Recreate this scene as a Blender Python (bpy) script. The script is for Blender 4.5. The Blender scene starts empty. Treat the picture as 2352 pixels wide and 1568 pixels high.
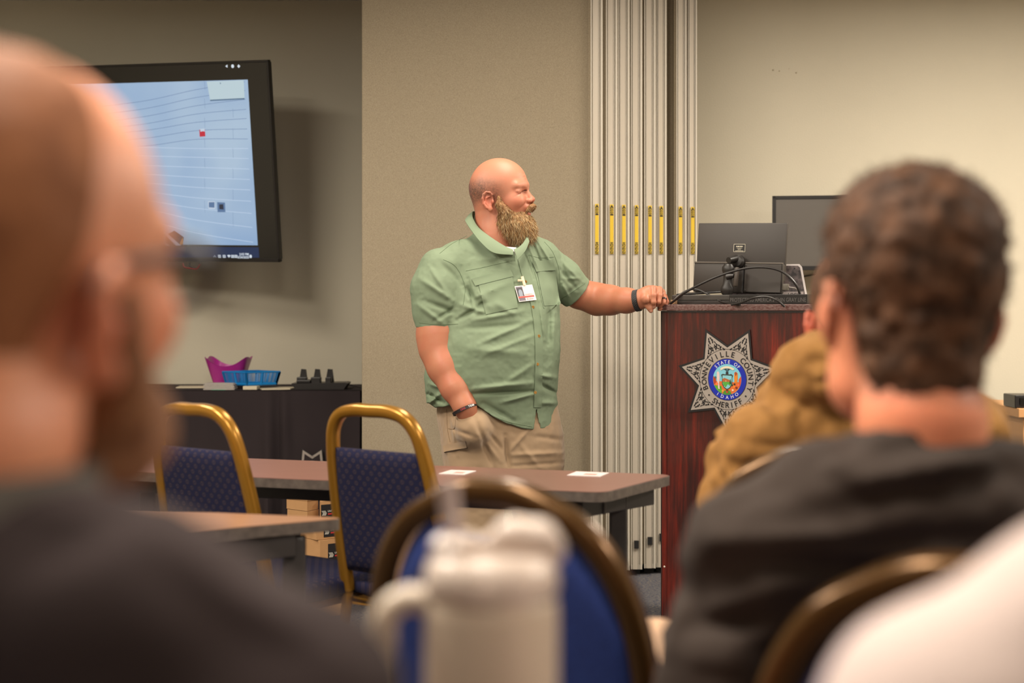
import bpy, bmesh, math, random
import numpy as np
from mathutils import Vector, Matrix
from mathutils.bvhtree import BVHTree
random.seed(7); RNG = np.random.default_rng(7)
SC = bpy.context.scene; COL = SC.collection
PI = math.pi

# ------------------------------------------------------------------ camera, world, lights, exposure
FPX = 3266.667; CX = 1176.0; HY = 710.0; CAMZ = 1.22
cam_d = bpy.data.cameras.new('camera'); cam = bpy.data.objects.new('camera', cam_d); COL.objects.link(cam)
cam.location = (0, 0, CAMZ); cam.rotation_euler = (PI/2, 0, 0)
cam_d.lens = 50; cam_d.sensor_width = 36; cam_d.shift_y = -(784-HY)/2352.0
cam_d.clip_start = 0.05; cam_d.clip_end = 60
cam_d.dof.use_dof = True; cam_d.dof.focus_distance = 5.35; cam_d.dof.aperture_fstop = 2.3
SC.camera = cam
SC.view_settings.view_transform = 'Standard'; SC.view_settings.look = 'None'
SC.view_settings.gamma = 1; SC.view_settings.use_curve_mapping = False
SC.view_settings.exposure = 0.0
W = bpy.data.worlds.new('world'); SC.world = W; W.use_nodes = True
W.node_tree.nodes['Background'].inputs[0].default_value = (1.0, .9, .78, 1)
W.node_tree.nodes['Background'].inputs[1].default_value = 0.12
try:
    SC.cycles.use_denoising = True
    SC.cycles.max_bounces = 6; SC.cycles.diffuse_bounces = 3; SC.cycles.glossy_bounces = 3
    SC.cycles.sample_clamp_indirect = 6
except Exception: pass

def area(name, loc, size, power, col=(1, .905, .775), target=None, spread=None):
    d = bpy.data.lights.new(name, 'AREA'); d.shape = 'RECTANGLE'; d.size = size[0]; d.size_y = size[1]
    d.energy = power; d.color = col
    if spread: d.spread = spread
    o = bpy.data.objects.new(name, d); COL.objects.link(o); o.location = loc
    if target is not None:
        o.rotation_euler = (Vector(target)-Vector(loc)).to_track_quat('-Z', 'Y').to_euler()
    return o
LAMPS = [  # troffers in the ceiling: x, y, watts
    (-1.95, 4.6, 62), (0.15, 4.85, 38), (2.6, 5.1, 140), (-1.8, 2.6, 120), (-0.3, 1.3, 85), (3.0, 1.8, 120), (0.3, -2.4, 30), (-2.8, -2.4, 30), (3.2, -2.4, 30)]
for (lx, ly, lw) in LAMPS:
    area('ceiling_lamp', (lx, ly, 2.86), (0.55, 1.15), lw)

def P(px, py, Y):
    return Vector(((px-CX)/FPX*Y, Y, CAMZ-(py-HY)/FPX*Y))
def PX(px, Y): return (px-CX)/FPX*Y
def PZ(py, Y): return CAMZ-(py-HY)/FPX*Y

# ------------------------------------------------------------------ helpers: materials
def lin(c):
    return tuple(((v/255)/12.92 if v/255 <= .04045 else ((v/255+.055)/1.055)**2.4) for v in c)
def mat(name, rgb, rough=.6, metal=0, noise=None, bump=None, emit=None, emis=1.0, spec=.5, coat=0, sheen=0, alpha=None, trans=0, sss=0, attr=None, sub=None):
    """rgb sRGB 0-255.  noise=(scale, rgb2, contrast)  bump=(scale, strength, dist)"""
    m = bpy.data.materials.new(name); m.use_nodes = True; nt = m.node_tree; N = nt.nodes; L = nt.links
    b = N['Principled BSDF']; c = lin(rgb)+(1,)
    b.inputs['Base Color'].default_value = c; b.inputs['Roughness'].default_value = rough
    b.inputs['Metallic'].default_value = metal; b.inputs['Specular IOR Level'].default_value = spec
    b.inputs['Coat Weight'].default_value = coat; b.inputs['Sheen Weight'].default_value = sheen
    if trans: b.inputs['Transmission Weight'].default_value = trans
    if sss:
        b.inputs['Subsurface Weight'].default_value = sss
        b.inputs['Subsurface Radius'].default_value = (.012, .005, .003); b.inputs['Subsurface Scale'].default_value = 1.0
    tc = N.new('ShaderNodeTexCoord')
    if noise:
        nz = N.new('ShaderNodeTexNoise'); nz.inputs['Scale'].default_value = noise[0]; nz.inputs['Detail'].default_value = 4
        src = tc.outputs['Object']
        if len(noise) > 3:
            mp = N.new('ShaderNodeMapping'); mp.inputs['Scale'].default_value = noise[3]; L.new(src, mp.inputs[0]); src = mp.outputs[0]
        L.new(src, nz.inputs['Vector'])
        r = N.new('ShaderNodeValToRGB'); k = noise[2]
        r.color_ramp.elements[0].position = .5-k; r.color_ramp.elements[1].position = .5+k
        r.color_ramp.elements[0].color = c; r.color_ramp.elements[1].color = lin(noise[1])+(1,)
        L.new(nz.outputs['Fac'], r.inputs[0]); L.new(r.outputs[0], b.inputs['Base Color'])
    if attr:
        a = N.new('ShaderNodeAttribute'); a.attribute_name = attr
        if noise:
            mx = N.new('ShaderNodeMix'); mx.data_type = 'RGBA'; mx.blend_type = 'MULTIPLY'; mx.inputs[0].default_value = 1
            L.new(a.outputs['Color'], mx.inputs[6]); L.new(r.outputs[0], mx.inputs[7]); L.new(mx.outputs[2], b.inputs['Base Color'])
        else: L.new(a.outputs['Color'], b.inputs['Base Color'])
    if bump:
        bz = N.new('ShaderNodeTexNoise'); bz.inputs['Scale'].default_value = bump[0]; bz.inputs['Detail'].default_value = 3
        L.new(tc.outputs['Object'], bz.inputs['Vector'])
        bp = N.new('ShaderNodeBump'); bp.inputs['Strength'].default_value = bump[1]; bp.inputs['Distance'].default_value = bump[2]
        L.new(bz.outputs['Fac'], bp.inputs['Height']); L.new(bp.outputs[0], b.inputs['Normal'])
    if emit:
        b.inputs['Emission Color'].default_value = lin(emit)+(1,); b.inputs['Emission Strength'].default_value = emis
    return m

# ------------------------------------------------------------------ helpers: objects
def wm(o):
    m = o.matrix_basis.copy()
    while o.parent is not None:
        o = o.parent; m = o.matrix_basis @ m
    return m
def link(name, me, parent=None):
    o = bpy.data.objects.new(name, me); COL.objects.link(o)
    if parent is not None: o.parent = parent
    return o
def tag(o, label=None, cat=None, group=None, kind=None):
    if label: o['label'] = label
    if cat: o['category'] = cat
    if group: o['group'] = group
    if kind: o['kind'] = kind
    return o
def thing(name, label, cat, loc=(0, 0, 0), rz=0, group=None):
    o = bpy.data.objects.new(name, None); COL.objects.link(o); o.location = loc; o.rotation_euler = (0, 0, rz)
    o.empty_display_size = .05
    return tag(o, label, cat, group)
def copy_tree(o, parent=None):
    c = o.copy(); COL.objects.link(c); c.parent = parent
    for ch in list(o.children): copy_tree(ch, c)
    return c
def mk(name, V, F, m, parent=None, smooth=True, col=None, uv=None, sharp=None):
    """mesh from world-space vertices, stored in the parent's space"""
    V = np.asarray(V, dtype=np.float64).reshape(-1, 3)
    if parent is not None:
        M = np.array(wm(parent).inverted()); V = V @ M[:3, :3].T + M[:3, 3]
    me = bpy.data.meshes.new(name)
    if isinstance(F, np.ndarray) and F.shape[0]:
        me.vertices.add(len(V)); me.vertices.foreach_set('co', V.astype(np.float32).ravel())
        n, k = F.shape; me.loops.add(n*k); me.loops.foreach_set('vertex_index', F.astype(np.int32).ravel())
        me.polygons.add(n); me.polygons.foreach_set('loop_start', np.arange(0, n*k, k, dtype=np.int32))
        me.update(calc_edges=True)
    else:
        me.from_pydata(V.tolist(), [], [list(map(int, f)) for f in F])
    me.validate()
    if smooth:
        me.polygons.foreach_set('use_smooth', [True]*len(me.polygons))
        if sharp: 
            try: me.set_sharp_from_angle(angle=math.radians(sharp))
            except Exception: pass
    if isinstance(m, (list, tuple)):
        for x in m: me.materials.append(x)
    elif m: me.materials.append(m)
    if col is not None:
        a = me.color_attributes.new('Col', 'FLOAT_COLOR', 'POINT')
        c4 = np.ones((len(V), 4), np.float32); c4[:, :3] = col; a.data.foreach_set('color', c4.ravel())
    if uv is not None:
        u = me.uv_layers.new(name='UV'); li = np.zeros(len(me.loops), np.int32); me.loops.foreach_get('vertex_index', li)
        u.data.foreach_set('uv', np.asarray(uv, np.float32)[li].ravel())
    me.update()
    return link(name, me, parent)

class MB:
    def __init__(s): s.V = []; s.F = []; s.UV = None
    def add(s, V, F, M=None):
        k = len(s.V)
        for v in V:
            v = Vector(v); s.V.append(M @ v if M is not None else v)
        for f in F: s.F.append([i+k for i in f])
        return s
    def box(s, c, size, bev=0.0, M=None, seg=2):
        bm = bmesh.new(); bmesh.ops.create_cube(bm, size=1)
        for v in bm.verts: v.co = Vector((v.co.x*size[0], v.co.y*size[1], v.co.z*size[2]))
        if bev > 0: bmesh.ops.bevel(bm, geom=list(bm.edges), offset=bev, segments=seg, affect='EDGES', profile=.5)
        bm.verts.index_update()
        V = [v.co+Vector(c) for v in bm.verts]; F = [[v.index for v in f.verts] for f in bm.faces]; bm.free()
        return s.add(V, F, M)
    def tube(s, pts, r, n=10, closed=False, flat=None, M=None, caps=True, power=2.0):
        """r: number or list.  flat=(a,b): cross-section scale along frame axes"""
        pts = [Vector(p) for p in pts]; m = len(pts)
        rr = r if isinstance(r, (list, tuple, np.ndarray)) else [r]*m
        T = []
        for i in range(m):
            a = pts[(i-1) % m] if (closed or i > 0) else pts[i]; b = pts[(i+1) % m] if (closed or i < m-1) else pts[i]
            T.append((b-a).normalized())
        up = Vector((0, 1, 0)) if abs(T[0].y) < .9 else Vector((1, 0, 0))
        nrm = (up-T[0]*up.dot(T[0])).normalized(); V = []
        fa, fb = flat or (1, 1)
        for i in range(m):
            nrm = (nrm-T[i]*nrm.dot(T[i])).normalized(); bi = T[i].cross(nrm)
            for k in range(n):
                an = 2*PI*k/n; ca, sa = math.cos(an), math.sin(an)
                if power != 2.0:
                    q = (abs(ca)**power+abs(sa)**power)**(-1/power); ca *= q; sa *= q
                V.append(pts[i]+nrm*(ca*rr[i]*fa)+bi*(sa*rr[i]*fb))
        F = []
        for i in range(m if closed else m-1):
            j = (i+1) % m
            for k in range(n):
                l = (k+1) % n; F.append([i*n+k, j*n+k, j*n+l, i*n+l])
        if not closed and caps:
            F.append(list(range(n))); F.append([(m-1)*n+k for k in reversed(range(n))])
        return s.add(V, F, M)
    def lathe(s, prof, c=(0, 0, 0), n=32, M=None, sx=1, sy=1):
        V = []; F = []; c = Vector(c)
        for (r, z) in prof:
            for k in range(n):
                a = 2*PI*k/n; V.append(c+Vector((r*math.cos(a)*sx, r*math.sin(a)*sy, z)))
        for i in range(len(prof)-1):
            for k in range(n):
                l = (k+1) % n; F.append([i*n+k, i*n+l, (i+1)*n+l, (i+1)*n+k])
        if prof[0][0] > 1e-5: F.append([k for k in reversed(range(n))])
        if prof[-1][0] > 1e-5: F.append([(len(prof)-1)*n+k for k in range(n)])
        return s.add(V, F, M)
    def prism(s, poly, h, M=None, z0=0):
        n = len(poly); V = [(x, y, z0) for x, y in poly]+[(x, y, z0+h) for x, y in poly]
        F = [list(reversed(range(n))), [n+i for i in range(n)]]+[[i, (i+1) % n, n+(i+1) % n, n+i] for i in range(n)]
        return s.add(V, F, M)
    def grid(s, fn, nu, nv, M=None, closed_u=False):
        V = [fn(i/(nu if closed_u else nu-1), j/(nv-1)) for j in range(nv) for i in range(nu)]; F = []
        for j in range(nv-1):
            for i in range(nu if closed_u else nu-1):
                k = (i+1) % nu; F.append([j*nu+i, j*nu+k, (j+1)*nu+k, (j+1)*nu+i])
        return s.add(V, F, M)
    def slab(s, fn, nu, nv, th, M=None):
        """grid with thickness: fn(u,v)->(point, normal)"""
        A = [[fn(i/(nu-1), j/(nv-1)) for i in range(nu)] for j in range(nv)]
        V = []; F = []
        for sgn in (1, 0):
            for j in range(nv):
                for i in range(nu): p, nn = A[j][i]; V.append(Vector(p)+Vector(nn)*(th*sgn))
        o = nu*nv
        for j in range(nv-1):
            for i in range(nu-1):
                a = j*nu+i; F.append([a, a+1, a+nu+1, a+nu]); F.append([o+a, o+a+nu, o+a+nu+1, o+a+1])
        bd = [i for i in range(nu)]+[j*nu+nu-1 for j in range(1, nv)]+[(nv-1)*nu+i for i in range(nu-2, -1, -1)]+[j*nu for j in range(nv-2, 0, -1)]
        for a, b in zip(bd, bd[1:]+bd[:1]): F.append([b, a, o+a, o+b])
        return s.add(V, F, M)
    def build(s, name, m, parent=None, smooth=True, sharp=38, uv=None):
        return mk(name, [tuple(v) for v in s.V], s.F, m, parent, smooth, sharp=sharp, uv=uv)

def spline(pts, n=8, closed=False):
    pts = [np.array(p, float) for p in pts]; m = len(pts); out = []
    for i in range(m if closed else m-1):
        g = lambda k: pts[k % m] if closed else pts[min(max(k, 0), m-1)]
        p0, p1, p2, p3 = g(i-1), g(i), g(i+1), g(i+2)
        for k in range(n):
            t = k/n; out.append(.5*((2*p1)+(-p0+p2)*t+(2*p0-5*p1+4*p2-p3)*t*t+(-p0+3*p1-3*p2+p3)*t**3))
    if not closed: out.append(pts[-1])
    return [tuple(o) for o in out]

_tc = {}
def text_geo(s, size=1.0, offset=0.0):
    k = (s, size, offset)
    if k in _tc: return _tc[k]
    c = bpy.data.curves.new('t', 'FONT'); c.body = s; c.size = size; c.offset = offset; c.resolution_u = 3; c.align_x = 'CENTER'
    o = bpy.data.objects.new('t', c); COL.objects.link(o)
    dg = bpy.context.evaluated_depsgraph_get(); me = o.evaluated_get(dg).to_mesh()
    V = [tuple(v.co) for v in me.vertices]; F = [tuple(p.vertices) for p in me.polygons]
    o.evaluated_get(dg).to_mesh_clear(); bpy.data.objects.remove(o); bpy.data.curves.remove(c)
    _tc[k] = (V, F); return V, F
def text_into(mb, s, size, M, offset=0.0, sx=1.0):
    V, F = text_geo(s, size, offset); mb.add([(x*sx, y, z) for x, y, z in V], F, M)
def frame(o, x, y):
    """matrix with origin o, local x axis along x, local y along y"""
    x = Vector(x).normalized(); y = Vector(y); y = (y-x*y.dot(x)).normalized(); z = x.cross(y)
    M = Matrix.Identity(4)
    for i in range(3): M[i][0] = x[i]; M[i][1] = y[i]; M[i][2] = z[i]; M[i][3] = o[i]
    return M

# ------------------------------------------------------------------ helpers: distance-field modelling
def smin(a, b, k):
    h = np.clip(.5+.5*(b-a)/k, 0, 1); return b+(a-b)*h-k*h*(1-h)
def smax(a, b, k): return -smin(-a, -b, k)
def ell(Q, c, r, R=None):
    p = Q-np.asarray(c); 
    if R is not None: p = p @ R
    r = np.stack(np.broadcast_arrays(*r), -1) if any(np.ndim(x) for x in r) else np.asarray(r, float); k0 = np.sqrt(((p/r)**2).sum(1))+1e-9; k1 = np.sqrt(((p/(r*r))**2).sum(1))+1e-9
    return k0*(k0-1)/k1
def cone(Q, a, b, ra, rb, sq=None):
    a = np.asarray(a, float); b = np.asarray(b, float); d = b-a; p = Q-a
    t = np.clip((p @ d)/(d @ d), 0, 1); e = p-t[:, None]*d
    if sq is not None:   # sq=(axis, factor): thinner along an axis
        ax = np.asarray(sq[0], float); ax = ax/np.linalg.norm(ax); e = e+(e @ ax)[:, None]*ax*(sq[1]-1)
    return np.sqrt((e*e).sum(1))-(ra+(rb-ra)*t)
def chain(Q, pts, rr, k=.01, sq=None):
    f = None
    for i in range(len(pts)-1):
        g = cone(Q, pts[i], pts[i+1], rr[i], rr[i+1], sq); f = g if f is None else smin(f, g, k)
    return f
def rotm(ax, deg): return np.array(Matrix.Rotation(math.radians(deg), 3, ax))
def hsh(i, j, k):
    n = (i*374761393+j*668265263+k*2147483647 % 4294967291) & 0xffffffff
    n = ((n ^ (n >> 13))*1274126177) & 0xffffffff
    return ((n ^ (n >> 16)) & 0xffff)/65535.0
def vnoise(Q):
    q = np.floor(Q).astype(np.int64); f = Q-q; f = f*f*(3-2*f); r = 0
    for dx in (0, 1):
        for dy in (0, 1):
            for dz in (0, 1):
                w = (f[:, 0] if dx else 1-f[:, 0])*(f[:, 1] if dy else 1-f[:, 1])*(f[:, 2] if dz else 1-f[:, 2])
                r = r+w*hsh(q[:, 0]+dx, q[:, 1]+dy, (q[:, 2]+dz)*7919)
    return r*2-1
def loft(Q, zs, cx, cy, rx, ry, th=0.0, p=2.3):
    """stack of rounded ellipses along z (zs ascending)"""
    z = Q[:, 2]; n = 40; zz = np.linspace(zs[0], zs[-1], n)
    def sp(v):
        o = np.interp(zz, zs, v); 
        for _ in range(3): o[1:-1] = (o[:-2]+2*o[1:-1]+o[2:])/4
        return np.interp(z, zz, o)
    X = Q[:, 0]-sp(cx); Y = Q[:, 1]-sp(cy); c, s = math.cos(th), math.sin(th)
    u = X*c+Y*s; v = -X*s+Y*c; a = sp(rx); b = sp(ry)
    q = (np.abs(u/a)**p+np.abs(v/b)**p)**(1/p)
    return (q-1)*np.minimum(a, b)
def nets(fn, lo, hi, h, lip=1.0):
    lo = np.array(lo, float); hi = np.array(hi, float); B = 6
    nb = np.ceil((hi-lo)/(h*B)).astype(int); n = nb*B+1
    cc = np.stack(np.meshgrid(*[lo[a]+(np.arange(nb[a])+.5)*h*B for a in range(3)], indexing='ij'), -1).reshape(-1, 3)
    fc = fn(cc).reshape(nb); act = np.abs(fc) < h*B*.87*1.35*lip+.004
    S = np.where(fc < 0, -1., 1.).astype(np.float32)
    F = np.ones(tuple(n), np.float32)
    F[:-1, :-1, :-1] = S.repeat(B, 0).repeat(B, 1).repeat(B, 2)
    ids = np.argwhere(act); loc = np.stack(np.meshgrid(*[np.arange(B+1)]*3, indexing='ij'), -1).reshape(-1, 3)
    for s0 in range(0, len(ids), 1500):
        ib = ids[s0:s0+1500]; g = (ib[:, None, :]*B+loc[None]).reshape(-1, 3)
        key = np.ravel_multi_index(g.T, tuple(n)); key = np.unique(key)
        g = np.stack(np.unravel_index(key, tuple(n)), -1)
        F.reshape(-1)[key] = fn(lo+g*h)
    S = F < 0
    c = np.zeros(tuple(n-1), np.int8)
    for dx in (0, 1):
        for dy in (0, 1):
            for dz in (0, 1): c += S[dx:n[0]-1+dx, dy:n[1]-1+dy, dz:n[2]-1+dz]
    act = (c > 0) & (c < 8); idx = np.argwhere(act); vid = np.full(act.shape, -1, np.int32); vid[act] = np.arange(len(idx))
    acc = np.zeros((len(idx), 3)); cnt = np.zeros(len(idx))
    for ax in range(3):
        o1, o2 = [a for a in range(3) if a != ax]
        for i in (0, 1):
            for j in (0, 1):
                a = np.zeros(3, int); a[o1] = i; a[o2] = j; b = a.copy(); b[ax] = 1
                fa = F[tuple((idx+a).T)]; fb = F[tuple((idx+b).T)]; m = (fa < 0) != (fb < 0)
                t = fa[m]/(fa[m]-fb[m]); pp = np.tile(a.astype(float), (m.sum(), 1)); pp[:, ax] = t; acc[m] += pp; cnt[m] += 1
    V = lo+h*(idx+acc/cnt[:, None]); Q = []
    for ax in range(3):
        u, v = [(1, 2), (2, 0), (0, 1)][ax]
        sl0 = [slice(None)]*3; sl1 = [slice(None)]*3; sl0[ax] = slice(0, -1); sl1[ax] = slice(1, None)
        e = np.argwhere(S[tuple(sl0)] != S[tuple(sl1)])
        ok = (e[:, u] > 0) & (e[:, v] > 0) & (e[:, u] < n[u]-1) & (e[:, v] < n[v]-1); e = e[ok]
        ins = S[tuple(e.T)]; du = np.zeros(3, int); du[u] = 1; dv = np.zeros(3, int); dv[v] = 1
        q = np.stack([vid[tuple((e-du-dv).T)], vid[tuple((e-dv).T)], vid[tuple(e.T)], vid[tuple((e-du).T)]], 1)
        q[~ins] = q[~ins][:, ::-1]; Q.append(q)
    return V, np.concatenate(Q)
def bvh_of(V, F): return BVHTree.FromPolygons([tuple(v) for v in V], [tuple(map(int, f)) for f in F])
CAMP = Vector((0, 0, CAMZ))
def hit(bvh, px, py, off=0.0, fallback=5.3):
    d = (P(px, py, 1.0)-CAMP).normalized(); h, nn, i, ds = bvh.ray_cast(CAMP, d)
    if h is None: return P(px, py, fallback), Vector((0, -1, 0))
    if nn.dot(d) > 0: nn = -nn
    return h+nn*off, nn
# ------------------------------------------------------------------ setting
M_wall = mat('wall_paint', (202, 194, 174), .75, noise=(2.5, (207, 199, 179), .3), bump=(140, .25, .004))
M_ceil = mat('ceiling_tile', (215, 210, 200), .9)
M_fab = mat('partition_fabric', (126, 114, 96), .95, noise=(750, (158, 146, 124), .13), bump=(520, .4, .0015), spec=.2)
M_alu = mat('partition_aluminium', (211, 203, 189), .42)
M_alud = mat('partition_aluminium_shaded', (188, 178, 163), .5)  # darker copy of the aluminium, paints the shade of the channel recess
M_dark = mat('black_rubber', (22, 20, 20), .6)
M_yel = mat('yellow_label', (205, 172, 42), .45)
M_base = mat('baseboard_vinyl', (60, 54, 50), .5)

def carpet():
    m = bpy.data.materials.new('carpet'); m.use_nodes = True; nt = m.node_tree; N = nt.nodes; L = nt.links; b = N['Principled BSDF']
    tc = N.new('ShaderNodeTexCoord'); mp = N.new('ShaderNodeMapping'); mp.inputs['Scale'].default_value = (34, 90, 1)
    L.new(tc.outputs['Object'], mp.inputs[0]); nz = N.new('ShaderNodeTexNoise'); nz.inputs['Scale'].default_value = 2.2; nz.inputs['Detail'].default_value = 4
    nz.inputs['Roughness'].default_value = .7
    L.new(mp.outputs[0], nz.inputs['Vector']); r = N.new('ShaderNodeValToRGB'); e = r.color_ramp.elements
    e[0].position = .36; e[0].color = lin((38, 44, 62))+(1,); e[1].position = .66; e[1].color = lin((170, 156, 134))+(1,)
    for p, c in ((.46, (74, 78, 92)), (.52, (112, 108, 106)), (.58, (66, 62, 66))):
        x = e.new(p); x.color = lin(c)+(1,)
    L.new(nz.outputs['Fac'], r.inputs[0]); L.new(r.outputs[0], b.inputs['Base Color']); b.inputs['Roughness'].default_value = 1
    b.inputs['Specular IOR Level'].default_value = .1
    bp = N.new('ShaderNodeBump'); bp.inputs['Strength'].default_value = .6; bp.inputs['Distance'].default_value = .006
    L.new(nz.outputs['Fac'], bp.inputs['Height']); L.new(bp.outputs[0], b.inputs['Normal'])
    return m
def struct(name, mb, m, parent=None, **k):
    o = mb.build(name, m, parent, smooth=False, **k)
    if parent is None: o['kind'] = 'structure'
    return o
YW = 7.75; YR = 7.35
struct('floor', MB().box((0, 2, -.05), (11, 13, .1)), carpet())
struct('ceiling', MB().box((0, 2, 2.95), (11, 13, .1)), M_ceil)
struct('wall_back', MB().box((-2.0, YW+.05, 1.45), (7, .1, 2.9)), M_wall)
struct('wall_front', MB().box(((PX(1599,YR)+5.1)/2, YR+.05, 1.45), (5.1-PX(1599,YR), .1, 2.9)), M_wall).name = 'wall_presentation'
struct('wall_left', MB().box((-4.6, 2, 1.45), (.1, 12, 2.9)), M_wall)
struct('wall_right', MB().box((5.1, 2, 1.45), (.1, 12, 2.9)), M_wall)
struct('wall_rear', MB().box((0, -4.2, 1.45), (11, .1, 2.9)), M_wall)
struct('baseboard_back', MB().box((-2.0, YW-.006, .05), (7, .012, .1)), M_base)
struct('baseboard_presentation', MB().box(((PX(1601,YR)+5.1)/2, YR-.006, .05), (5.1-PX(1601,YR), .012, .1)), M_base)

# big fabric panel of the folding partition, facing the room
YP = 6.45
x0 = PX(831, YP); x1 = PX(1356, YP)
w = thing('partition_panel', 'wide beige fabric partition panel behind the standing man, left of the aluminium edges', 'partition', ((x0+x1)/2, YP+.05, 0))
MB().box(((x0+x1)/2, YP+.05, 1.46), (x1-x0, .1, 2.86), .004).build('fabric_face', M_fab, w, smooth=False)
MB().box(((x0+x1)/2, YP+.05, .018), (x1-x0-.02, .08, .03)).build('bottom_seal', M_dark, w, smooth=False)

# folded panels standing edge-on, each with its aluminium edge channel and caution label
NAMES8 = ['first', 'second', 'third', 'fourth', 'fifth', 'sixth', 'seventh', 'last']
EDG = [(1357, 1384, 1371), (1392, 1418, 1405), (1420, 1446, 1433), (1449, 1475, 1462), (1480, 1506, 1493), (1508, 1531, 1519), (1554, 1577, 1563), (1580, 1601, 1591)]
for i, (a, b, s) in enumerate(EDG):
    Y = 6.42+(s-1371)/220*.2
    xa, xb = PX(a, Y), PX(b, Y); xm = (xa+xb)/2; wd = xb-xa
    t = thing('folded_partition_panel', '%s aluminium-edged folded partition panel counted from the fabric panel, with yellow caution label' % NAMES8[i] if i else
              'aluminium-edged folded partition panel touching the wide fabric panel, with yellow caution label', 'partition', (xm, Y, 0), group='folded partition panels')
    tp = 2.88
    MB().box((xm-.004, Y+.014+.40, (tp+.05)/2), (wd*1.10+.010, .80, tp-.05)).build('fabric_face', M_fab, t, smooth=False)
    ch = MB()
    ch.box((xm, Y+.026, (tp+.03)/2), (wd, .02, tp-.03))
    for fx, fw, fy in ((-.46, .08, -.003), (-.31, .05, .000), (.20, .05, .000), (.33, .05, .001), (.44, .12, -.002)):
        ch.box((xm+fx*wd, Y+.0185+fy*.6, (tp+.03)/2), (fw*wd, .03, tp-.03), .0008)
    ch.build('edge_channel', M_alu, t, smooth=False)
    MB().box((xm-.06*wd, Y+.012, (tp+.03)/2), (wd*.42, .012, tp-.03)).build('edge_recess', M_alud, t, smooth=False)
    # floor seal foot and notch
    f = MB(); f.box((xm, Y+.3, .018), (wd*.8, .5, .03)); f.box((xm, Y+.001, .145+.012*(i % 3)), (wd*.4, .01, .035)); f.build('bottom_seal', M_dark, t, smooth=False)
    # label: black-and-gold ends, yellow middle
    zt = PZ(468+(s-1371)*7/220, Y); zb = PZ(583, Y); xs = PX(s, Y); hw = .0085; yy = Y-.003
    L1 = MB(); L1.box((xs, yy+.003, (zt+zb)/2), (hw*2, .006, (zt-zb)), .002)
    lb = L1.build('caution_label', M_yel, t, smooth=False)
    Ht = zt-zb; K = MB()
    def shape(z0, z1, tip):
        pl = []
        n = 9
        for k in range(n+1):
            u = k/n; wv = hw*(.72+.2*math.sin(u*PI*2*3.0)); pl.append((wv, z0+(z1-z0)*u))
        if tip: pl += [(hw*.9, z1+.004), (0, z1+.018)]
        L_ = [(-x_, z_) for x_, z_ in reversed(pl) if not (tip and x_ == 0)]
        pl = pl+L_
        Mx = frame((xs, yy-.0003, 0), (1, 0, 0), (0, 0, 1)); K.prism(pl, .0008, Mx)
    shape(zb+.003, zb+Ht*.235, False); shape(zt-Ht*.225, zt-.020, True)
    K.build('label_print', mat('label_black', (30, 24, 8), .5) if i == 0 else bpy.data.materials['label_black'], lb, smooth=False)
    G = MB()
    Mz = frame((xs-.0035, yy-.0016, zb+Ht*.12), (0, 0, -1), (1, 0, 0)); text_into(G, 'CAUTION', .0125, Mz, .0002, .8)
    Mz = frame((xs-.0035, yy-.0016, zt-Ht*.13), (0, 0, -1), (1, 0, 0)); text_into(G, 'AVISO', .0125, Mz, .0002, .85)
    G.build('label_lettering', M_yel, lb, smooth=False)
# narrow fabric infill between the sixth and seventh edges
t = thing('partition_infill', 'narrow beige fabric strip between the sixth and seventh aluminium edges', 'partition', (PX(1542, 6.62), 6.66, 0))
MB().box((PX(1542, 6.62), 6.68, 1.455), (PX(1556, 6.62)-PX(1529, 6.62), .06, 2.85)).build('fabric_face', M_fab, t, smooth=False)
# return behind the stack up to the presentation wall
struct('trim_partition_post', MB().box((PX(1599, 7.35)-.06, 7.55, 1.45), (.12, .4, 2.9)), M_wall)

# scuffs on the right wall
sc = MB()
for (px, py, r) in ((1776, 161, 4), (1790, 163, 3), (1829, 167, 4), (1812, 158, 2)):
    p = P(px, py, YR-.001); sc.lathe([(0, 0), (r/2/FPX*YR, 0.0005), (r/2.4/FPX*YR, .002), (0, .0022)], (0, 0, 0), 8, Matrix.Translation(p) @ Matrix.Rotation(PI/2, 4, 'X'))
sc.build('wall_scuffs', mat('scuff', (168, 156, 132), .9), bpy.data.objects['wall_presentation'])

# ceiling fixtures (out of frame, where the lamps hang)
M_tr = mat('troffer_frame', (225, 225, 222), .5); M_df = mat('troffer_diffuser', (250, 240, 225), .6, emit=(255, 232, 200), emis=2.0)
M_df.node_tree.nodes['Principled BSDF'].inputs['Emission Strength'].default_value = 2.0
t0 = None
wh = ['above the screen', 'above the speaker row', 'above the lectern side', 'left of the camera row', 'over the camera row', 'right of the camera row', 'behind the camera row', 'in the rear left corner', 'in the rear right corner']
for i, (lx, ly, lw) in enumerate(LAMPS):
    if t0 is None:
        t = t0 = thing('ceiling_light', 'x', 'light', (0, 0, 0), group='ceiling lights')
        f = MB()
        for sx in (-1, 1): f.box((sx*.29, 0, 2.89), (.03, 1.22, .03))
        for sy in (-1, 1): f.box((0, sy*.6, 2.89), (.6, .03, .03))
        f.build('frame', M_tr, t, smooth=False)
        MB().box((0, 0, 2.893), (.56, 1.18, .01)).build('diffuser', M_df, t, smooth=False)
    else: t = copy_tree(t0)
    t.location = (lx, ly, 0); t['label'] = 'recessed ceiling light '+wh[i]
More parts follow.
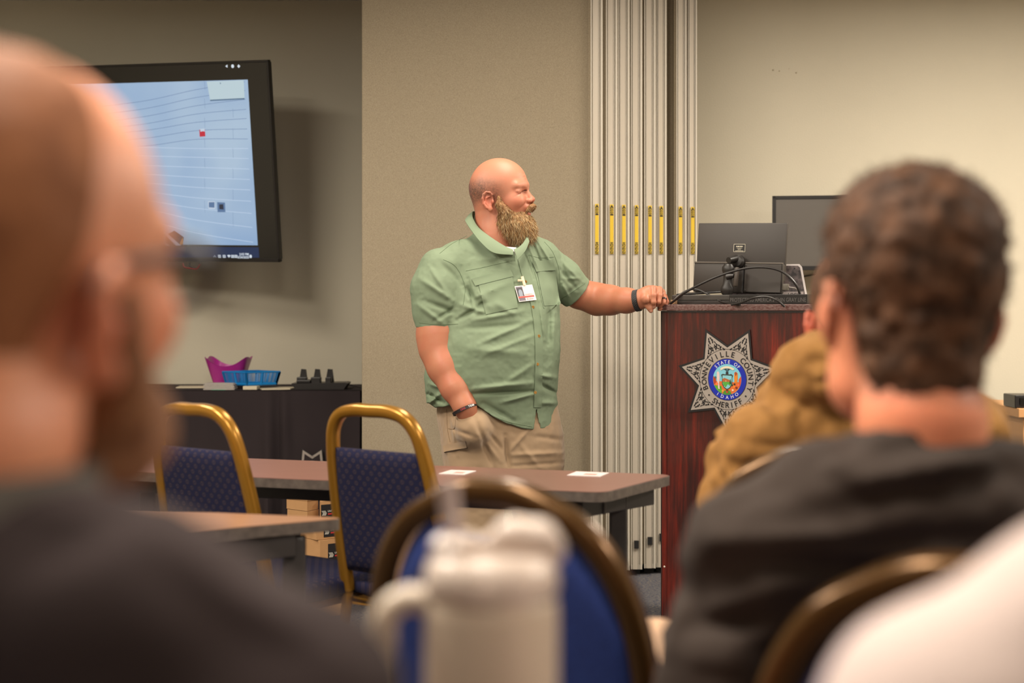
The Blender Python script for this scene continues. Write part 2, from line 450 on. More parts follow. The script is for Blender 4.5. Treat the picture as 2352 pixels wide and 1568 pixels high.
# ------------------------------------------------------------------ wall television
TR = P(616, 137, 6.95); BR = P(643, 602, 7.12); dn = (BR-TR); TVH = dn.length; dn.normalize()
wv = Vector((-.963, .268, 0)); wv = (wv-dn*wv.dot(dn)).normalized(); TVW = TVH*1.778
TL = TR+wv*TVW
M_tvf = mat('tv_bezel', (24, 20, 19), .35); M_scr = mat('tv_glass', (14, 12, 12), .16, spec=.6)
tv = thing('wall_television', 'large black wall-mounted television showing a pale blue brick wall picture', 'television', (TR+BR)/2+wv*TVW/2)
Mtv = frame(TL, -wv, -dn)   # local x right, y up, z towards the room
assert Mtv.col[2][1] < 0
def tvb(x0, x1, y0, y1, z0, z1, bev=0): return MB().box(((x0+x1)/2, (y0+y1)/2, (z0+z1)/2), (x1-x0, abs(y1-y0), z1-z0), bev, Mtv)
body = tvb(.01, TVW-.01, -.01, -TVH+.01, -.055, -.004).build('back_shell', M_tvf, tv, smooth=False)
bz = MB()
for (a, b, c, d) in ((0, TVW, 0, -.012), (0, TVW, -TVH+.018, -TVH), (0, .011, 0, -TVH), (TVW-.011, TVW, 0, -TVH)):
    bz.box(((a+b)/2, (c+d)/2, -.012), (b-a, abs(c-d), .03), .002, Mtv)
bz.build('bezel', M_tvf, tv, smooth=False)
scr = tvb(.01, TVW-.01, -.01, -TVH+.016, -.006, 0).build('screen', M_scr, tv, smooth=False)
# picture
m = bpy.data.materials.new('screen_picture'); m.use_nodes = True; nt = m.node_tree; N = nt.nodes; L = nt.links; b = N['Principled BSDF']
tc = N.new('ShaderNodeTexCoord'); nz = N.new('ShaderNodeTexNoise'); nz.inputs['Scale'].default_value = 2.2; L.new(tc.outputs['Object'], nz.inputs['Vector'])
r = N.new('ShaderNodeValToRGB'); r.color_ramp.elements[0].position = .3; r.color_ramp.elements[1].position = .7
r.color_ramp.elements[0].color = lin((138, 168, 205))+(1,); r.color_ramp.elements[1].color = lin((172, 194, 216))+(1,)
L.new(nz.outputs['Fac'], r.inputs[0]); L.new(r.outputs[0], b.inputs['Emission Color']); b.inputs['Emission Strength'].default_value = .95
b.inputs['Base Color'].default_value = (0, 0, 0, 1); b.inputs['Roughness'].default_value = .2
U1 = TVW*.935; V0 = -TVH*.093; V1 = -TVH*.915; U0 = TVW*.03
PW = U1-U0
pic = tvb(U0, U1, V0, V1, .0002, .0008).build('video_picture', m, scr, smooth=False)
def em(n, c, s=.95): return mat(n, (0, 0, 0), .3, emit=c, emis=s)
def inpic(px, py):
    """photo pixel -> TV plane coordinates"""
    d = (P(px, py, 1)-CAMP); n = Mtv.to_3x3().col[2]; t = (Mtv.translation-CAMP).dot(n)/d.dot(n)
    q = Mtv.inverted() @ (CAMP+d*t); return q.x, q.y
def strip(mb, pts, w, z):
    q = [Vector((*inpic(*p), z)) for p in spline(pts, 6)]
    for a, b in zip(q, q[1:]):
        d = (b-a).normalized(); nn = Vector((-d.y, d.x, 0))*w/2
        mb.add([a+nn, a-nn, b-nn, b+nn], [[0, 1, 2, 3]], Mtv)
M_md = em('mortar_dark', (112, 136, 172)); M_ml = em('mortar_light', (196, 214, 236))
rows = [(232, 206, 188), (250, 224, 208), (268, 243, 228), (285, 262, 251), (300, 281, 272), (318, 300, 296), (336, 320, 319), (338, 341, 341), (358, 361, 364), (380, 384, 388), (400, 407, 412), (420, 430, 436), (440, 454, 462), (460, 478, 490), (480, 505, 522), (505, 535, 556)]
for i, (a, b_, c) in enumerate(rows):
    xr = 562+(c-182)/382*20
    tgt = MB()
    strip(tgt, [(150, a+ (a-b_)*.9), (330, a), (450, b_), (xr, c)], .0024, .0012)
    tgt.build('mortar_line', M_md if i < 7 else M_ml, pic, smooth=False)
for i in range(14):   # upright joints
    a = rows[i][2]; b2 = rows[i+1][2]; x = 535 if i % 2 else 470
    dl = MB(); strip(dl, [(x, a-2), (x+1, b2-2)], .0012, .0011); dl.build('mortar_joint', M_md, pic, smooth=False)
def quadpx(mb, pts, z):
    mb.add([Vector((*inpic(*p), z)) for p in pts], [list(range(len(pts)))], Mtv)
q = MB(); quadpx(q, [(475, 187), (560, 184), (562, 226), (483, 230)], .0013); q.build('picture_sign_board', em('pic_board', (188, 208, 216)), pic, smooth=False)
q = MB(); quadpx(q, [(483, 229), (562, 225), (562, 228), (483, 232)], .0014); quadpx(q, [(505, 190), (508, 190), (507, 194)], .0016); q.build('picture_board_edge', em('pic_edge', (84, 112, 140)), pic, smooth=False)
q = MB(); quadpx(q, [(458, 298), (471, 297), (472, 313), (459, 314)], .0013); q.build('picture_red_device', em('pic_red', (196, 44, 62)), pic, smooth=False)
M_pl = em('pic_pale', (196, 210, 226)); q = MB(); quadpx(q, [(460, 296), (470, 295), (471, 302), (465, 301), (461, 303)], .0015); q.build('picture_pale_lens', M_pl, pic, smooth=False)
q = MB(); quadpx(q, [(478, 462), (494, 462), (495, 480), (479, 479)], .0013); q.build('picture_pale_box', M_pl, pic, smooth=False)
q = MB(); quadpx(q, [(480, 464), (493, 464), (493, 477), (480, 476)], .0015); quadpx(q, [(499, 464), (517, 465), (518, 487), (500, 487)], .0013); q.build('picture_grey_boxes', em('pic_grey', (92, 120, 158)), pic, smooth=False)
M_pd = em('pic_dark', (44, 50, 66)); q = MB(); quadpx(q, [(504, 469), (513, 469), (514, 481), (504, 480)], .0016); q.build('picture_dark_opening', M_pd, pic, smooth=False)
q = MB(); quadpx(q, [(380, 540), (400, 530), (422, 545), (420, 562), (440, 564), (380, 564)], .0013); q.build('picture_dark_bag', M_pd, pic, smooth=False)
q = MB(); quadpx(q, [(372, 534), (378, 532), (416, 564), (404, 564)], .0016); quadpx(q, [(350, 540), (354, 538), (390, 564), (382, 565)], .0016); q.build('picture_white_rail', em('pic_rail', (190, 196, 216)), pic, smooth=False)
q = MB(); quadpx(q, [(412, 560), (420, 545), (421, 560), (415, 563)], .0018); q.build('picture_orange_tip', em('pic_tip', (196, 140, 80)), pic, smooth=False)
# taskbar
tb = tvb(U0, U1+.004, -TVH*.925, -TVH*.978, .0002, .0008).build('taskbar', em('taskbar_blue', (34, 50, 84), .9), scr, smooth=False)
wt = em('taskbar_white', (225, 235, 245), .9); q = MB()
def tvtext(s, px, py, size, off=.0):
    x, y = inpic(px, py); text_into(q, s, size, Mtv @ Matrix.Translation((x, y, .0014)), off)
tvtext('2:03 PM', 561, 586, .016, .0004); tvtext('3/24/2025', 559, 593, .016, .0004)
for (px, k) in ((493, 'v'), (504, 'b'), (515, 'b'), (526, 'w'), (534.5, 'b2'), (542, 'b'), (576, 'c')):
    x, y = inpic(px, 588.5)
    if k == 'v':
        for s in (-1, 1): q.add([(x, y+.006, .0014), (x+s*.007, y-.004, .0014), (x+s*.007, y-.007, .0014), (x, y+.003, .0014)], [[0, 1, 2, 3] if s < 0 else [3, 2, 1, 0]], Mtv)
    elif k in 'b b2'.split():
        for (a, b2, c, d) in ((-.008, -.005, -.007, .007), (.005, .008, -.007, .007), (-.008, .008, .004, .007), (-.008, .008, -.007, -.004), (-.002, .002, -.007, .007)):
            q.add([(x+a, y+c, .0014), (x+b2, y+c, .0014), (x+b2, y+d, .0014), (x+a, y+d, .0014)], [[0, 1, 2, 3]], Mtv)
    elif k == 'w': q.add([(x, y-.007, .0014), (x+.010, y+.005, .0014), (x, y+.008, .0014), (x-.010, y+.005, .0014)], [[0, 1, 2, 3]], Mtv)
    else: q.add([(x+.007*math.cos(a*PI/4+.4), y+.009*math.sin(a*PI/4+.4), .0014) for a in range(8)], [list(range(8))], Mtv)
q.build('taskbar_icons', wt, tb, smooth=False)
q = MB()
for px, k in ((521, 3), (534.5, 10), (548.5, 4)):
    x, y = inpic(px, 152); q.add([(x+.008*math.cos(a*2*PI/k+PI), y+.009*math.sin(a*2*PI/k+PI), .001) for a in range(k)], [list(range(k))], Mtv)
q.build('corner_icons', wt, scr, smooth=False)
# wall bracket and dangling wire
c = (TR+BR)/2+wv*TVW*.5
br = MB(); br.box((TVW/2, -TVH/2, -.075), (.5, .42, .04), .004, Mtv)
br.tube([Mtv @ Vector((TVW/2, -TVH/2, -.09)), (c.x, YW-.02, c.z)], .03, 8); br.box((c.x, YW-.02, c.z), (.3, .036, .5))
br.build('wall_bracket', M_tvf, tv, smooth=False)
wi = MB(); wi.tube([tuple(P(x, y, 7.16)) for x, y in spline([(420, 604), (424, 613), (440, 616), (452, 617), (460, 606)], 5)], .004, 6)
wi.build('red_wire', mat('red_wire', (120, 34, 26), .5), tv)
wi = MB(); wi.tube([tuple(P(x, y, 7.18)) for x, y in spline([(436, 603), (436, 611), (449, 616), (458, 612), (459, 603)], 5)], .003, 6); wi.build('black_wire', M_dark, tv)

# ------------------------------------------------------------------ black-draped table at the back wall
YT0 = 7.08; YT1 = 7.66; ZT = PZ(896, YT0); XT1 = PX(828, YT0); XT0 = XT1-1.85
M_cl = mat('black_tablecloth', (44, 36, 38), .9, noise=(3, (50, 42, 44), .3), spec=.3)
tt = thing('folding_table', 'folding table hidden under the black cloth below the television', 'table', ((XT0+XT1)/2, (YT0+YT1)/2, 0))
MB().box(((XT0+XT1)/2, (YT0+YT1)/2, ZT-.025), (XT1-XT0-.02, YT1-YT0-.02, .036), .005).build('tabletop', mat('table_core', (120, 110, 100), .6), tt)
for sx in (XT0+.12, XT1-.12):
    for sy in (YT0+.08, YT1-.08): MB().tube([(sx, sy, 0.0), (sx, sy, ZT-.04)], .013, 8).build('leg', M_dark, tt)
def clothpt(u, v):
    # u around the three visible sides, v: 0 top edge .. 1 floor
    per = [(XT0, YT1), (XT0, YT0), (XT1, YT0), (XT1, YT1)]; ln = [YT1-YT0, XT1-XT0, YT1-YT0]; s = u*sum(ln)
    nx, ny = 0, -1
    if s < ln[0]: x, y = XT0, YT1-s; nx, ny = -1, 0
    elif s < ln[0]+ln[1]: x, y = XT0+s-ln[0], YT0
    else: x, y = XT1, YT0+s-ln[0]-ln[1]; nx, ny = 1, 0
    xf = PX(640, YT0); d = 0
    if ny == -1:
        g = abs(x-xf); d = (.25+.75*v)*1.5*(.035*math.exp(-((x-xf-.03)/.03)**2)+.03*math.exp(-((x-xf+.05)/.03)**2)-.03*math.exp(-((x-xf)/.018)**2)+.012*math.exp(-((x-xf-.16*v)/.03)**2)+.006*math.sin(x*23)+.005*math.sin(x*41+1)-.012*math.exp(-((x-xf-.10)/.05)**2))
        d += v*.05*math.exp(-((x-XT1)/.03)**2)
    else: d = v*(.02+.008*math.sin(y*30))
    return Vector((x+nx*(.003+d), y+ny*(.003+d), ZT-.002-v*(ZT-.01)))
cl = MB(); cl.grid(clothpt, 260, 24)
cl.grid(lambda u, v: Vector((XT0+(XT1-XT0)*u, YT0+(YT1-YT0)*v, ZT+.0)), 2, 2)
cloth = cl.build('tablecloth', M_cl); tag(cloth, 'black cloth draped to the floor over the table below the television', 'tablecloth')
cloth.data.update()

# things on the draped table
def onT(px, Y): return PX(px, Y)
M_pur = mat('purple_plastic', (170, 44, 140), .3, spec=.6); M_blu = mat('blue_plastic', (10, 120, 190), .35)
# purple open bin with flared corners
Yp = 7.42; xa, xb = onT(474, Yp), onT(577, Yp); base = ZT+.012
def bin_wall(mb, A, B, za, zm, hb, flare, th=.003, n=12):
    pass
t = thing('purple_bin', 'glossy purple plastic bin with flared corners behind the blue basket', 'basket', ((xa+xb)/2, Yp, base))
cx_, hw = (xa+xb)/2, (xb-xa)/2
def pb(u, v, o=0):
    a = u*2*PI+PI/4; ca, sa = math.cos(a), math.sin(a); q = (abs(ca)**5+abs(sa)**5)**(-.2); ca *= q; sa *= q
    r = (.62+.38*v); cor = abs(ca)**2.2
    z = base+v*(.098+.058*cor*(.55+.45*abs(sa)))
    return Vector((cx_+ca*(hw*r-o)*.98, Yp+sa*(.11*r-o), z))
b1 = MB(); b1.grid(lambda u, v: pb(u, v), 64, 10, closed_u=True); b1.grid(lambda u, v: pb(1-u, v, .004), 64, 10, closed_u=True)
b1.grid(lambda u, v: pb(u, 1, .004*v)+Vector((0, 0, .001)), 64, 2, closed_u=True); b1.grid(lambda u, v: pb(u, .02)*v+Vector((cx_, Yp, base))*(1-v), 64, 2, closed_u=True)
b1.build('bin_body', M_pur, t)
# blue slotted basket
Yb = 7.22; corners = [(511, 7.20), (566, 7.12), (643, 7.22), (590, 7.34)]
pts = [Vector((onT(x, y), y, 0)) for x, y in corners]; ctr = sum(pts, Vector())/4
t = thing('blue_basket', 'blue slotted plastic basket in front of the purple bin', 'basket', (ctr.x, ctr.y, ZT))
fr = MB(); zb0 = ZT+.02; hb = .066
for k in range(4):
    A, B = pts[k], pts[(k+1) % 4]; Ab, Bb = ctr+(A-ctr)*.86, ctr+(B-ctr)*.86
    top = lambda s: A+(B-A)*s+Vector((0, 0, zb0+hb)); bot = lambda s: Ab+(Bb-Ab)*s+Vector((0, 0, zb0))
    fr.tube([top(0), top(.5), top(1)], .0048, 6); fr.tube([bot(0)+Vector((0, 0, .006)), bot(1)+Vector((0, 0, .006))], .007, 6)
    n = int((B-A).length/.0095); 
    for i in range(n+1):
        s = i/n; fr.tube([bot(s), top(s)], .0021 if i not in (0, n, n//2) else .006, 5)
fr.grid(lambda u, v: (ctr+((pts[0]+(pts[1]-pts[0])*u)*(1-v)+(pts[3]+(pts[2]-pts[3])*u)*v-ctr)*.86)+Vector((0, 0, zb0+.002)), 2, 2)
fr.build('basket_body', M_blu, t)
# papers: stack, booklets, flat sheets
M_pp = mat('paper_white', (196, 188, 178), .8, noise=(60, (168, 160, 156), .2, (1, 1, 14))); M_p2 = mat('paper_warm', (206, 194, 168), .8); M_gr = mat('green_card', (64, 150, 120), .6)
t = thing('brochure_stack', 'fanned stack of grey-white brochures at the front of the black table', 'papers', (onT(512, 7.14), 7.14, ZT))
for k in range(9):
    MB().box((onT(508+random.uniform(-3, 3), 7.14), 7.15, ZT+.0022+k*.0036), (.155-.001*k, .11, .0028), .0006, None).build('brochure', M_pp, t, smooth=False)
s = MB().box((onT(504, 7.11), 7.10, ZT+.0012), (.07, .03, .0016)).build('green_card', M_gr, None, smooth=False); tag(s, 'small green card at the edge under the brochure stack', 'card')
tag(MB().box((onT(578, 7.15), 7.15, ZT+.010), (.07, .1, .018), .002).build('booklet', M_p2, None, smooth=False), 'thick cream booklet right of the brochure stack', 'booklet')
for k, (px, y, wd, rz, lb) in enumerate(((625, 7.17, .13, .3, 'white sheet of paper lying in front of the blue basket'), (652, 7.2, .12, -.2, 'white sheet of paper lying towards the charger'), (452, 7.3, .2, .1, 'white sheets lying at the left behind the brochure stack'))):
    tag(MB().box((0, 0, .003+.0006*k), (wd, .16, .0045), 0, Matrix.Translation((onT(px, y), y+.02, ZT)) @ Matrix.Rotation(rz, 4, 'Z')).build('paper_sheet', M_p2, None, smooth=False), lb, 'paper')
# black charger dock
t = thing('charging_dock', 'black charging dock with three upright holders on the black table', 'charger', (onT(738, 7.2), 7.2, ZT))
M_bp = mat('black_plastic', (26, 23, 23), .35)
xl, xr = onT(674, 7.2), onT(802, 7.2); db = MB()
Mx = frame((0, 7.29, ZT+.001), (1, 0, 0), (0, 0, 1))
db.prism([(xl+.02, 0), (xr-.02, 0), (xr, .030), (xr-.01, .034), (xl, .030)], .16, Mx)
db.box((onT(700, 7.2), 7.2, ZT+.040), (.07, .10, .014), .003)
db.build('dock_base', M_bp, t, smooth=False)
for i, px in enumerate((695, 727, 756)):
    x = onT(px, 7.2); h = MB()
    h.prism([(x-.022, 0), (x+.022, 0), (x+.013, .068), (x-.010, .070)], .02, frame((0, 7.24, ZT+.03), (1, 0, 0), (0, 0, 1)))
    h.box((x+.0, 7.19, ZT+.045), (.05 if i < 2 else .03, .05, .032), .004)
    h.build('holder', M_bp, t, smooth=False)
wi = MB(); wi.tube(spline([(xr-.01, 7.2, ZT+.022), (xr+.02, 7.22, ZT+.014), (XT1-.005, 7.16, ZT+.006), (XT1+.012, 7.12, ZT-.01), (XT1+.014, 7.1, ZT-.08)], 6), .0025, 6); wi.build('power_cord', M_dark, t)
# ------------------------------------------------------------------ people: shared head and hand fields
def head_sdf(Q, ear_out=1.0, nape=True):
    """local frame: x forward, y left, z up, origin between the ear holes (metres, adult man)"""
    f = ell(Q, (.0185, 0, .072), (.1105, .082, .100))
    f = smin(f, ell(Q, (-.026, 0, .045), (.064, .070, .068)), .03)
    f = smin(f, ell(Q, (.070, 0, .000), (.066, .060, .100)), .03)
    f = smin(f, ell(Q, (.075, 0, -.075), (.058, .050, .040)), .025)      # jaw
    for s in (-1, 1):
        f = smin(f, ell(Q, (.094, s*.042, .004), (.034, .024, .028)), .02)    # cheek
        f = smin(f, cone(Q, (.120, s*.014, .066), (.102, s*.052, .062), .011, .012), .016)  # brow
        f = smax(f, -ell(Q, (.134, s*.030, .040), (.018, .021, .0115), rotm('X', s*24)), .010)
        f = smin(f, cone(Q, (.1185, s*.018, .0520), (.106, s*.056, .0400), .0052, .0055), .007)
        f = smax(f, -cone(Q, (.1255, s*.014, .0465), (.1085, s*.062, .0255), .0030, .0016), .003)
        f = smax(f, -cone(Q, (.1385, s*.026, .004), (.116, s*.050, -.028), .0035, .003), .006)   # lower lid
        f = smin(f, ell(Q, (.141, s*.0155, .006), (.0115, .0075, .0085)), .006)  # nostril wing
    f = smin(f, chain(Q, [(.117, 0, .052), (.1335, 0, .031), (.1490, 0, .0125)], [.0100, .0088, .0115], .006), .008)
    for s in (-1, 1): f = smax(f, -ell(Q, (.146, s*.0075, -.0015), (.006, .0035, .004)), .003)
    f = smin(f, ell(Q, (.130, 0, -.020), (.016, .024, .016)), .012)       # upper lip mound
    f = smin(f, cone(Q, (.1385, -.012, -.0285), (.1385, .012, -.0285), .006, .006), .004)
    f = smin(f, cone(Q, (.1345, -.012, -.0415), (.1345, .012, -.0415), .0075, .0075), .004)
    f = smax(f, -ell(Q, (.1400, 0, -.0345), (.009, .022, .0028)), .003)
    f = smin(f, ell(Q, (.122, 0, -.070), (.018, .022, .018)), .015)       # chin
    for s in (-1, 1):                                                     # ears
        o = np.array([0, s*.079, 0]); k = ear_out
        R = rotm('Z', -s*20*k)
        q = (Q-o) @ R
        e = ell(q, (-.002, s*.004, .004), (.0205, .0055, .031), rotm('Y', 8))
        e = smax(e, -ell(q, (.004, s*.011, .006), (.0125, .008, .020)), .004)
        rim = chain(q, [(.011, s*.002, .016), (.012, s*.008, .026), (.004, s*.011, .034), (-.009, s*.012, .036), (-.0195, s*.013, .027), (-.0235, s*.013, .010), (-.0195, s*.011, -.009), (-.008, s*.008, -.023)], [.0035, .0038, .0042, .0044, .0046, .0046, .0046, .0055], .003)
        e = smin(e, rim, .003)
        e = smin(e, ell(q, (.006, s*.006, -.027), (.010, .0055, .0105)), .005)
        e = smin(e, chain(q, [(.004, s*.008, .020), (-.010, s*.009, .014), (-.012, s*.008, -.004), (-.003, s*.006, -.015)], [.0022, .003, .003, .0028], .003), .003)
        e = smin(e, ell(q, (.0155, s*.006, .000), (.0055, .005, .008)), .003)
        f = smin(f, e, .005)
    return f
def head_frame(O, yaw, pitch=0, roll=0, sc=1.0):
    """rows: world->local.  yaw: 0 looks along +X, 90 looks along +Y (degrees)"""
    R = Matrix.Rotation(math.radians(yaw), 3, 'Z') @ Matrix.Rotation(math.radians(-pitch), 3, 'Y') @ Matrix.Rotation(math.radians(roll), 3, 'X')
    R = np.array(R); O = np.array(O)
    tl = lambda Q: (Q-O) @ R/sc
    tw = lambda q: (np.atleast_2d(q)*sc) @ R.T+O
    return tl, tw
def face_color(q, base, nose=(.0, .0, .0), stub=None, seed=3):
    """skin albedo with flush on cheeks, nose, ears; stub=(rgb,fn) darkens shaved hair"""
    c = np.tile(np.array(lin(base)), (len(q), 1)); red = np.array(lin((196, 92, 70)))
    w = np.zeros(len(q))
    for ctr, r, a in (((.15, 0, .01), .022, .5), ((.1, -.045, .0), .035, .35), ((.1, .045, .0), .035, .35), ((0, -.085, 0), .035, .55), ((0, .085, 0), .035, .55), ((.06, 0, -.11), .06, .35), ((-.06, 0, -.08), .06, .4)):
        w = np.maximum(w, a*np.exp(-(((q-np.array(ctr))**2).sum(1))/r**2))
    w = np.clip(w+.10*vnoise(q*60+seed)+.08*vnoise(q*150), 0, .8)[:, None]
    c = c*(1-w)+red*w
    lip = np.exp(-(((q[:, 0]-.137)/.012)**2+(q[:, 1]/.022)**2+((q[:, 2]+.038)/.010)**2)*1.2)[:, None]*.75
    c = c*(1-lip)+np.array(lin((176, 84, 80)))*lip
    if stub is not None:
        s = (stub[1](q)*np.clip(.75+.35*vnoise(q*420)+.2*vnoise(q*160), 0, 1.2))[:, None]; s = np.clip(s, 0, 1)
        c = c*(1-s)+np.array(lin(stub[0]))*s
    return c
def strands(starts, dirs, length, width, curl, colors, droop=.3, seg=5, seed=1):
    """flat tapering hair locks"""
    rg = np.random.default_rng(seed); n = len(starts); V = np.zeros((n, seg+1, 2, 3)); p = starts.copy(); d = dirs/np.linalg.norm(dirs, axis=1)[:, None]
    side = np.cross(d, rg.normal(size=(n, 3))); side /= np.linalg.norm(side, axis=1)[:, None]+1e-9
    cu = rg.normal(size=(n, 3))*curl
    for k in range(seg+1):
        w = (width*(1-(k/seg)**1.6*.8))[:, None]/2
        V[:, k, 0] = p-side*w; V[:, k, 1] = p+side*w
        cu = cu*.6+rg.normal(size=(n, 3))*curl*.7
        d = d+cu*.5+np.array([0, 0, -droop/seg]); d /= np.linalg.norm(d, axis=1)[:, None]; p = p+d*(length/seg)[:, None]
    V = V.reshape(-1, 3); b = (np.arange(n)*(seg+1)*2)[:, None]; F = []
    for k in range(seg): F.append(np.stack([b[:, 0]+2*k, b[:, 0]+2*k+1, b[:, 0]+2*k+3, b[:, 0]+2*k+2], 1))
    C = np.repeat(colors, (seg+1)*2, 0)
    return V, np.concatenate(F), C
def sample_surface(V, F, n, ok, seed=2):
    rg = np.random.default_rng(seed); A = V[F[:, 0]]; B = V[F[:, 1]]; D = V[F[:, 3]]; ar = np.linalg.norm(np.cross(B-A, D-A), axis=1)
    c = (A+V[F[:, 2]])/2; m = ok(c); pr = ar*m; pr = pr/pr.sum(); i = rg.choice(len(F), n, p=pr); u, v = rg.random((2, n, 1))
    nn = np.cross(B[i]-A[i], D[i]-A[i]); nn /= np.linalg.norm(nn, axis=1)[:, None]+1e-12
    return A[i]+(B[i]-A[i])*u+(D[i]-A[i])*v, nn

M_skin = mat('skin_ruddy', (205, 140, 108), .48, attr='Col', bump=(420, .2, .0008), spec=.4, sss=.12)
M_hair = mat('hair_locks', (120, 90, 60), .65, attr='Col', spec=.15)
def bake(name, fn, lo, hi, h, m, parent, colfn=None, lip=1.0):
    V, F = nets(fn, lo, hi, h, lip)
    o = mk(name, V, F, m, parent, True, col=colfn(V) if colfn else None)
    return o, V, F
# ------------------------------------------------------------------ the standing speaker
YM = 5.40
def S(px, py, dy=0.0): return np.array(P(px, py, YM+dy))
def scr_of(Q):
    Y = Q[:, 1]; return CX+Q[:, 0]/Y*FPX, HY-(Q[:, 2]-CAMZ)/Y*FPX
man = thing('person', 'bald bearded man in green shirt and khaki trousers standing with one hand on the lectern', 'person', (PX(1150, YM), YM, 0))
HO = S(1135, 467, .02); htl, htw = head_frame(HO, -15, 0, 0, 1.0)
NECK = [tuple(htw((-.014, 0, -.02))[0]), tuple(S(1136, 535, .03)), tuple(S(1130, 590, .03))]
R_ARM = [(S(1014, 622, -.07), .058), (S(1005, 712, -.10), .060), (S(1006, 752, -.105), .071), (S(1006, 775, -.11), .073), (S(1008, 803, -.12), .066), (S(1024, 842, -.145), .065), (S(1046, 890, -.18), .051), (S(1067, 932, -.205), .037), (S(1079, 965, -.19), .034)]
L_ARM = [(S(1240, 595, .06), .060), (S(1300, 648, .115), .046), (S(1330, 674, .13), .054), (S(1372, 687, .15), .0585), (S(1402, 689, .10), .053), (S(1440, 690, .03), .043), (S(1464, 690, -.012), .036)]
HY0 = -.02
def HP(cx, cy, dy=0.0): return S(1380+cx/13.067, 620+cy/13.067, HY0+dy)
def hand_left(Q):
    f = chain(Q, [L_ARM[-1][0], HP(1330, 830, .0), HP(1500, 760, .01), HP(1700, 740, .03)], [.031, .034, .030, .026], .02)
    f = smin(f, chain(Q, [HP(1280, 900, -.004), HP(1330, 860, -.032), HP(1360, 900, -.036)], [.028, .0165, .013], .012), .008)
    # back of the hand up to the knuckles
    f = smin(f, chain(Q, [HP(1300, 760, .01), HP(1430, 640, .0), HP(1560, 560, -.012)], [.022, .018, .0125], .01), .012)
    f = smin(f, chain(Q, [HP(1400, 760, .02), HP(1600, 650, .02), HP(1760, 580, .012)], [.026, .020, .0115], .01), .012)
    f = smin(f, chain(Q, [HP(1500, 820, .03), HP(1740, 720, .035), HP(1850, 680, .034)], [.026, .020, .0105], .01), .012)
    g = chain(Q, [HP(1560, 560, -.014), HP(1575, 760, -.036), HP(1585, 960, -.040), HP(1590, 1110, -.026)], [.0120, .0112, .0100, .0075], .004)
    g = np.minimum(g, chain(Q, [HP(1765, 580, .008), HP(1770, 770, -.018), HP(1735, 960, -.026), HP(1690, 1050, -.014)], [.0116, .0104, .0096, .0075], .004))
    g = np.minimum(g, chain(Q, [HP(1860, 670, .030), HP(1905, 840, .008), HP(1880, 980, -.004), HP(1780, 1090, .002)], [.0105, .0098, .0090, .0072], .004))
    g = np.minimum(g, chain(Q, [HP(1920, 780, .046), HP(1985, 960, .026), HP(1925, 1110, .016), HP(1770, 1180, .012)], [.0095, .0088, .0082, .0066], .004))
    f = smin(f, g, .0045)
    th = chain(Q, [HP(1360, 960, -.012), HP(1420, 1060, -.022), HP(1470, 1150, -.026), HP(1500, 1230, -.026)], [.020, .0125, .0100, .0078], .006)
    return smin(f, th, .006)
def body_sdf(Q):
    q = htl(Q); f = head_sdf(q)
    f = smin(f, ell(q, (-.080, 0, .066), (.012, .030, .008)), .012)      # scalp fold
    for (z0, sp_, am) in ((.094, .05, .0011), (.106, .045, .0009), (.083, .035, .0009)):     # forehead creases
        f = f+am*np.exp(-((q[:, 2]-z0-.004*np.cos(q[:, 1]*60))/.0022)**2)*np.exp(-(q[:, 1]/sp_)**4)*(q[:, 0] > .07)
    for dz in (-.012, -.002, .008):                                                            # lines at the eye corner
        for s in (-1, 1): f = smax(f, -cone(q, (.100, s*.066, .024+dz*.4), (.082, s*.078, .022+dz), .0016, .0008), .003)
    f = smin(f, chain(Q, NECK, [.060, .074, .086], .02), .03)
    t = loft(Q, [PZ(985, YM), PZ(900, YM), PZ(760, YM), PZ(640, YM), PZ(570, YM)], [PX(1140, YM), PX(1132, YM), PX(1136, YM), PX(1138, YM), PX(1138, YM)], [YM+.02]*5, [.20, .225, .225, .20, .10], [.15, .17, .17, .13, .07], math.radians(25), 2.2)
    t = smax(t, PZ(985, YM)-Q[:, 2], .02); t = smax(t, Q[:, 2]-PZ(585, YM), .05)
    f = smin(f, t, .03)
    for A in (R_ARM, L_ARM): f = smin(f, chain(Q, [a for a, r in A], [r for a, r in A], .03), .025 if A is L_ARM else .006)
    # right hand inside the pocket
    w = S(1082, 975, -.20); f = smin(f, ell(Q, w+np.array([.01, .022, -.03]), (.036, .018, .042)), .012)
    for k in range(4): f = smin(f, cone(Q, w+np.array([-.018+.017*k, .025, -.05]), w+np.array([-.012+.018*k, .05, -.090+.008*abs(k-1.5)]), .0095, .008), .004)
    f = smin(f, cone(Q, w+np.array([.028, .022, -.02]), w+np.array([.040, .035, -.05]), .012, .0095), .006)
    return smin(f, hand_left(Q), .012)
def stubble(q):
    a = np.arctan2(np.abs(q[:, 1]), q[:, 0])           # 0 front, pi back
    band = 1/(1+np.exp(-((.078+.014*np.clip(a-2.2, -1, .6)+.012*vnoise(q*30)) - q[:, 2])/.012))
    low = 1/(1+np.exp(-(q[:, 2]-(.004-.022*np.clip(a-2, 0, 1)))/.009))
    back = 1/(1+np.exp(-(.048-q[:, 0])/.012))
    ear = 1-np.exp(-((q[:, 0]/.026)**2+((np.abs(q[:, 1])-.092)/.014)**2+(q[:, 2]/.042)**2))
    return .98*band*low*back*ear
